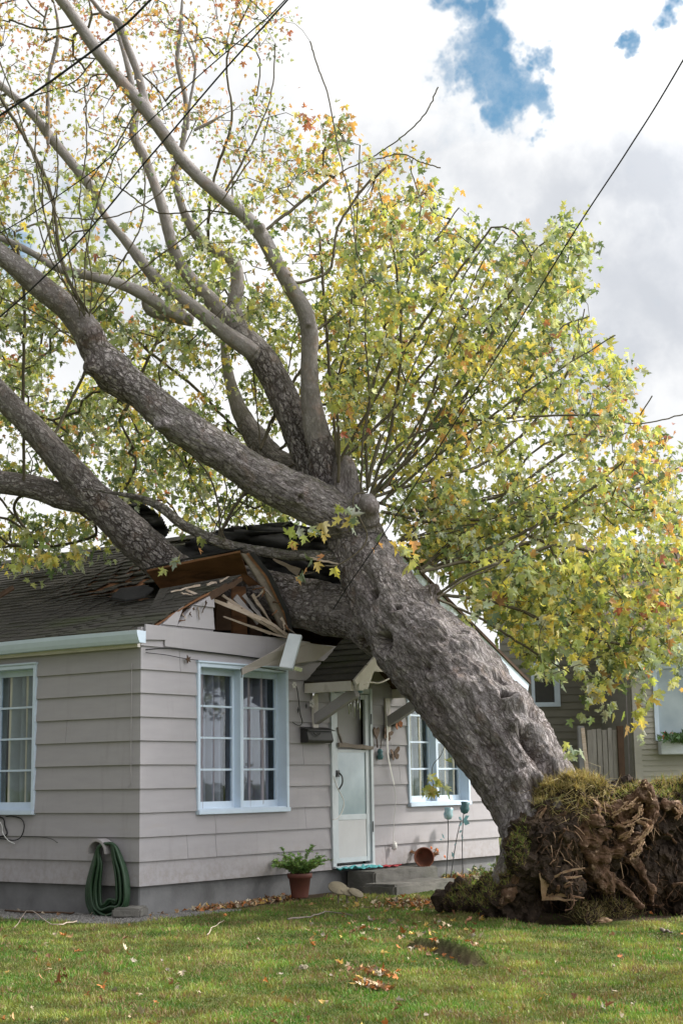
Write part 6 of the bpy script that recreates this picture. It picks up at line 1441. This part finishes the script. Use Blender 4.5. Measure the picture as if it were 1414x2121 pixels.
# hose on its hanger
hs = empty('garden_hose', side(223, 1905, -.12), 'dark green garden hose coiled on a grey wall hanger at the corner', 'hose')
m_ = MB(); cc = side(218, 1762, -.03)
V = []; Fs = []
for i in range(15):
    a = math.pi*i/14
    for (r_, x_) in ((.155, -.03), (.155, -.17), (.125, -.17), (.125, -.03)): V.append((x_, cc[1]+math.cos(a)*r_*.95, cc[2]-.03+math.sin(a)*r_))
for i in range(14):
    for k in range(4): Fs.append((4*i+k, 4*i+(k+1) % 4, 4*i+4+(k+1) % 4, 4*i+4+k))
m_.add(V, Fs); m_.build('hanger', 'bracket', hs, bevel=.004)
for i in range(17):
    f_ = i/16*1.5; w0 = random.uniform(-5, 5); jj = random.uniform(-5, 6); ins = f_*20; dep = .06+.018*(i % 6)
    pts = [(216+w0, 1748), (203+w0*.3, 1758), (192+ins*.6, 1790+w0), (180+ins*.9, 1835), (178+ins+jj, 1872), (195+ins*.7, 1900-ins*.9+w0), (225+w0, 1912-ins*1.6), (252-ins*.5, 1898-ins*1.1+w0), (266-ins*.8, 1862+jj), (264-ins*.8, 1815), (250-ins*.55, 1775+w0), (236-ins*.2, 1750), (216, 1748)]
    m_ = MB(); m_.tube(spline([side(x, y, -dep) for x, y in pts], 6), .015, 8); m_.build('coil', 'hose', hs, True)
cord([onground(*p, .02) for p in [(side(160, 1888, -.1)[0]-.05, side(160, 1888, -.1)[1]), (-.25, .75), (-.22, .95), (-.35, 1.25), (-.30, 1.7)]], .010, 'darkwood', 'brown hose end trailing along the ground left of the coiled hose', 'hose_end', 'hose')
# pots
def pot(c, h, r, axis, mat, name, label, seg=28):
    o = empty(name, c, label, 'flower pot'); m_ = MB()
    m_.lathe([(0, 0), (r*.68, 0), (r*.70, .01), (r*.92, h*.80), (r*1.02, h*.80), (r*1.06, h*.98), (r*1.02, h), (r*.94, h), (r*.90, h*.82), (r*.62, .03), (0, .03)], c, axis, seg); m_.build('pot', mat, o, True); return o
g0 = front(621, 1858, -.34); po = pot(g0-np.array([0, 0, .01]), .27, .135, (0, 0, 1), 'terra2', 'potted_plant', 'brown pot with a leafy green plant beside the front step')
m_ = MB(); m_.lathe([(0, 0), (.12, 0)], g0+np.array([0, 0, .24]), (0, 0, 1), 18); m_.build('potting_soil', 'soil', po)
def bushy(par, c, n, h, spr, leaf, cols, mat='foliage', bias=(0, 0)):
    m_ = MB(); P = []; T = []
    for i in range(n):
        a = random.uniform(0, 6.28); d = np.array([math.cos(a)*spr+bias[0], math.sin(a)*spr+bias[1], .9]); L = h*random.uniform(.5, 1.1); pts = [c+np.array([math.cos(a), math.sin(a), 0])*.05]
        for k in range(6):
            pts.append(pts[-1]+d/np.linalg.norm(d)*L/6); d = d+np.array([random.gauss(0, .18), random.gauss(0, .18), -.16])
        m_.tube(pts, .0028, 4, False)
        for k in range(22):
            f_ = random.uniform(.4, 5.9); q = pts[int(f_)]+(pts[min(6, int(f_)+1)]-pts[int(f_)])*(f_ % 1); P.append(q); T.append(np.array([random.gauss(0, 1), random.gauss(0, 1), .4]))
    m_.build('stems', 'foliage_stem' if 'foliage_stem' in M else 'twig', par)
    n_ = len(P); Nn = rng.normal(size=(n_, 3)); Nn[:, 2] += 1
    leafmesh(np.array(P), np.array(T), Nn, rng.uniform(leaf*.6, leaf*1.3, n_), np.array(cols)[rng.integers(0, len(cols), n_)]*rng.uniform(.7, 1.35, (n_, 1)), 'leaves', mat, par)
bushy(po, g0+np.array([0, 0, .25]), 60, .38, .95, .042, [(.14, .28, .07), (.20, .36, .10), (.30, .42, .14)]); bushy(po, g0+np.array([.05, -.02, .25]), 14, .46, .5, .03, [(.14, .28, .07), (.20, .36, .10)])
c = front(872, 1789, -.24); c = np.array([c[0], c[1], .275+.125])
p2 = pot(c+RIGHT*.06, .22, .122, (-.85, -.45, -.06), 'terra', 'tipped_pot', 'terracotta pot lying on its side on the step with dried flowers spilling')
q = c+np.array([.16, .02, -.06]); bushy(p2, q, 16, .24, .8, .03, [(.36, .20, .12), (.28, .15, .09), (.42, .26, .16)], 'litter')
for x, y in ((893, 1757), (921, 1775), (906, 1762)): m_ = MB(); m_.lathe([(0, -.012), (.022, 0), (.0, .014)], front(x, y, -.36), (0, -1, .3), 8); m_.build('flower', 'flower_o', p2)
# stone discs on pegs
for i, (x, y, r, lb) in enumerate(((700, 1840, .115, 'largest oval stone disc leaning by the left of the step'), (718, 1847, .085, 'middle flat stone disc between the two others by the step'), (737, 1850, .09, 'pale round stone disc rightmost of the three by the step'))):
    y0 = -1.02-.08*i; c = front(x, y, y0); o = empty('stone_disc', (c[0], c[1], float(gh(c[0], c[1]))), lb, 'garden ornament', 'stone discs by the step')
    m_ = MB(); m_.lathe([(0, -.008), (r*.95, -.008), (r, 0), (r*.95, .008), (0, .01)], c, (-.25+.1*i, -.45, .75), 22); m_.build('disc', 'stone', o, True)
    m_ = MB(); m_.tube([(c[0], c[1], float(gh(c[0], c[1]))-.03), c], .012, 7); m_.build('peg', 'stone', o)
# door mat and red cloth
def rag(name, x0, x1, y0, y1, z, mat, label, cat, hgt=.04):
    n = 26; V = []
    for j in range(9):
        for i in range(n): x = x0+(x1-x0)*i/(n-1); y = y0+(y1-y0)*j/8; V.append((x, y, z+.012+hgt*abs(mnoise.noise(Vector((x*11, y*14, z))))))
    Fs = [(j*n+i, j*n+i+1, (j+1)*n+i+1, (j+1)*n+i) for j in range(8) for i in range(n-1)]
    o = link(name, npmesh(name, V, Fs), mat, None, True); md = o.modifiers.new('t', 'SOLIDIFY'); md.thickness = .008; tag(o, label, cat)
rag('door_mat', 3.32, 4.12, -.19, -.06, .285, 'teal', 'crumpled teal mat in front of the storm door', 'mat', .07)
rag('red_cloth', 4.16, 4.56, -.17, -.07, .275, 'red', 'red cloth scrap on the step right of the door', 'cloth')
# garden stakes
def stake(base, mid, top, label, head, leaves_):
    yb = -.30; P = [front(*p, yb) for p in (base, mid, top)]; o = empty('garden_stake', (P[0][0], yb, float(gh(P[0][0], yb))), label, 'garden stake', 'metal flower stakes by the right window')
    P[0][2] = min(P[0][2], float(gh(P[0][0], yb))-.03)
    m_ = MB(); m_.tube(spline(P, 6), .006, 6); m_.build('rod', 'black', o, True)
    for (x, y, s_, a) in leaves_:
        c = front(x, y, yb); u = np.array([math.cos(a), 0, math.sin(a)]); v = np.array([-math.sin(a), -.2, math.cos(a)])
        m_ = MB(); m_.slab([c, c+u*s_*.5+v*s_*.22, c+u*s_, c+u*s_*.5-v*s_*.22], .004, (0, -1, 0)); m_.build('leaf', 'bluemetal', o)
    if head:
        c = front(*head[:2], yb); m_ = MB(); m_.lathe([(.005, -.07), (.045, -.05), (.065, 0), (.05, .05), (.062, .085), (.055, .085), (.045, .045), (.05, 0), (0, -.05)], c, (.25, 0, 1), 12); m_.build('flower_cup', head[2], o, True)
stake((922, 1795), (928, 1735), (927, 1695), 'tulip-headed metal stake leftmost below the right window', (928, 1688, 'blueglass'), [(920, 1738, .09, 2.3), (915, 1740, .05, 3.0)])
stake((930, 1797), (944, 1745), (955, 1697), 'slanting vine stake in the middle of three under the right window', None, [(950, 1725, .08, .3), (940, 1752, .07, .5), (935, 1765, .10, -1.0), (954, 1700, .07, 2.5)])
stake((958, 1800), (957, 1745), (960, 1680), 'tall stake with broad leaves and teal bird cup under the right window', (962, 1676, 'bluemetal'), [(958, 1700, .17, .35), (958, 1702, .17, -.2), (957, 1700, .10, 2.6), (957, 1704, .10, 3.6), (957, 1738, .06, 1.9), (956, 1742, .06, 1.0)])
# weeds by the wall
for i, (x, y, h_, lb) in enumerate(((990, 1812, .16, 'low weeds against the foundation right of the flower stakes'), (945, 1812, .13, 'dry weeds at the right end of the concrete step'), (1012, 1800, .2, 'green weed clump where the trunk hides the wall base'))):
    stems('weed', grnd(x, y), 14, h_, .4, .05, GR+[(.35, .27, .13)], lb, 'weed', lean=.7, nl=7, r=.003)
# ------------------------------------------------------------------ litter on the ground
LC = [(.46, .27, .13), (.36, .20, .11), (.50, .38, .24), (.60, .50, .36), (.30, .14, .08), (.62, .42, .12), (.55, .20, .06), (.40, .34, .28)]
P = []; sz = []
def scatter(n, f_, s0, s1):
    k = 0
    while k < n:
        x, y = f_()
        if (y > -.05 and x > -.05): y = -random.uniform(.06, .3)
        P.append((x, y, float(gh(x, y))+random.uniform(.012, .04))); sz.append(random.uniform(s0, s1)); k += 1
def pxy(x0, x1, y0, y1):
    def f_():
        p = grnd(random.uniform(x0, x1), random.uniform(y0, y1)); return p[0], p[1]
    return f_
def wide():
    t = 8.3*(19/8.3)**random.random(); u = random.uniform(-.27, .25)*t; return CAM[0]+rh[0]*u+fh[0]*t, CAM[1]+rh[1]*u+fh[1]*t
def line(pts, w_):
    G = [grnd(*p) for p in pts]
    def f_():
        i = random.randrange(len(G)-1); f = random.random(); p = G[i]+(G[i+1]-G[i])*f; return p[0]+random.gauss(0, w_), p[1]+random.gauss(0, w_)
    return f_
scatter(300, wide, .02, .055)
scatter(150, pxy(640, 1000, 1862, 1960), .03, .065)
scatter(230, line([(790, 1885), (850, 1872), (930, 1868), (900, 1885)], .16), .03, .07)
scatter(75, line([(715, 2003), (760, 2020), (830, 2035)], .05), .025, .06)
scatter(60, line([(750, 2040), (790, 2056)], .05), .03, .06)
scatter(380, line([(400, 1872), (480, 1862), (560, 1852), (600, 1850)], .05), .03, .07)
scatter(160, line([(925, 1815), (960, 1818), (1010, 1815)], .12), .05, .11)
scatter(35, line([(840, 1968), (900, 1975), (975, 1994)], .07), .03, .07)
scatter(30, pxy(60, 420, 1940, 2080), .04, .075)
n = len(P); cols = np.array(LC)[rng.integers(0, len(LC), n)]*rng.uniform(.5, 1.15, (n, 1))
T = rng.normal(size=(n, 3)); T[:, 2] *= .35; Nn = rng.normal(size=(n, 3))*.6; Nn[:, 2] += 1
tag(leafmesh(np.array(P), T, Nn, np.array(sz), cols, 'leaf_litter', 'litter', None, .5, .8), 'dead brown and orange leaves scattered over the lawn', 'leaves', kind='stuff')
# gravel
m_ = MB()
for i in range(2600):
    if random.random() < .6: x = random.uniform(-.85, -.04); y = random.uniform(-.45, 3.2)
    else: x = random.uniform(-.3, 1.1); y = random.uniform(-.48, -.05)
    r = random.uniform(.006, .018); z = float(gh(x, y)); a = random.uniform(0, 3)
    c_, s_ = math.cos(a)*r, math.sin(a)*r
    m_.add([(x+c_, y+s_, z), (x-s_, y+c_, z), (x-c_*1.2, y-s_, z), (x+s_, y-c_, z), (x+c_*.2, y, z+r*.9)], [(0, 1, 4), (1, 2, 4), (2, 3, 4), (3, 0, 4)])
tag(m_.build('gravel', 'gravel'), 'loose grey gravel along the foot of the house wall', 'gravel', kind='stuff')
# sticks and chunks of wood lying about
def stick(name, pts, r, mat, label, cat='stick', tw=3):
    G = [grnd(*p)+np.array([0, 0, .03]) for p in pts]; m_ = MB(); Pp = spline(G, 5)+rng.normal(size=(len(spline(G, 5)), 3))*.006; m_.tube(Pp, list(np.linspace(r, r*.4, len(Pp))), 6)
    o = tag(m_.build(name, mat, None, True), label, cat); return o
stick('fallen_stick', [(598, 1912), (650, 1905), (680, 1897), (733, 1902)], .010, 'oldwood', 'long thin pale stick on the lawn in front of the step')
stick('fallen_stick', [(427, 1946), (440, 1930), (462, 1912)], .006, 'splinter', 'short bent straw-coloured stick on the lawn near the paving block')
stick('fallen_stick', [(1368, 1934), (1392, 1940)], .018, 'oldwood', 'stubby grey stick on the grass at the right edge')
stick('fallen_stick', [(160, 1888), (110, 1880), (60, 1892), (30, 1886)], .007, 'splinter', 'dry twig lying on the gravel left of the hose')
def chunk(px, py, s_, mat, label):
    bm = bmesh.new(); bmesh.ops.create_icosphere(bm, subdivisions=3, radius=1); c = grnd(px, py)
    for v in bm.verts:
        k = 1+.5*mnoise.noise(v.co*2.1+Vector((px, py, 0))); v.co = Vector((v.co.x*s_[0]*k, v.co.y*s_[1]*k, v.co.z*s_[2]*k+s_[2]*.5))
    me = bpy.data.meshes.new('bark_chunk'); bm.to_mesh(me); bm.free(); o = bpy.data.objects.new('bark_chunk', me); COL.objects.link(o); me.materials.append(M[mat]); o.location = Vector(c); o.rotation_euler = (0, .1, random.uniform(0, 3)); tag(o, label, 'wood chunk')
chunk(1243, 1912, (.11, .05, .03), 'palewood', 'pinkish torn bark chunk on the grass below the root plate')
chunk(1200, 1886, (.04, .03, .02), 'palewood', 'small pale wood chip beside the cavity under the roots')
chunk(628, 2010, (.035, .03, .025), 'stone', 'small pale stone on the lawn near the bottom centre')
chunk(985, 1827, (.09, .06, .05), 'stone', 'light grey rock in the weeds right of the step')
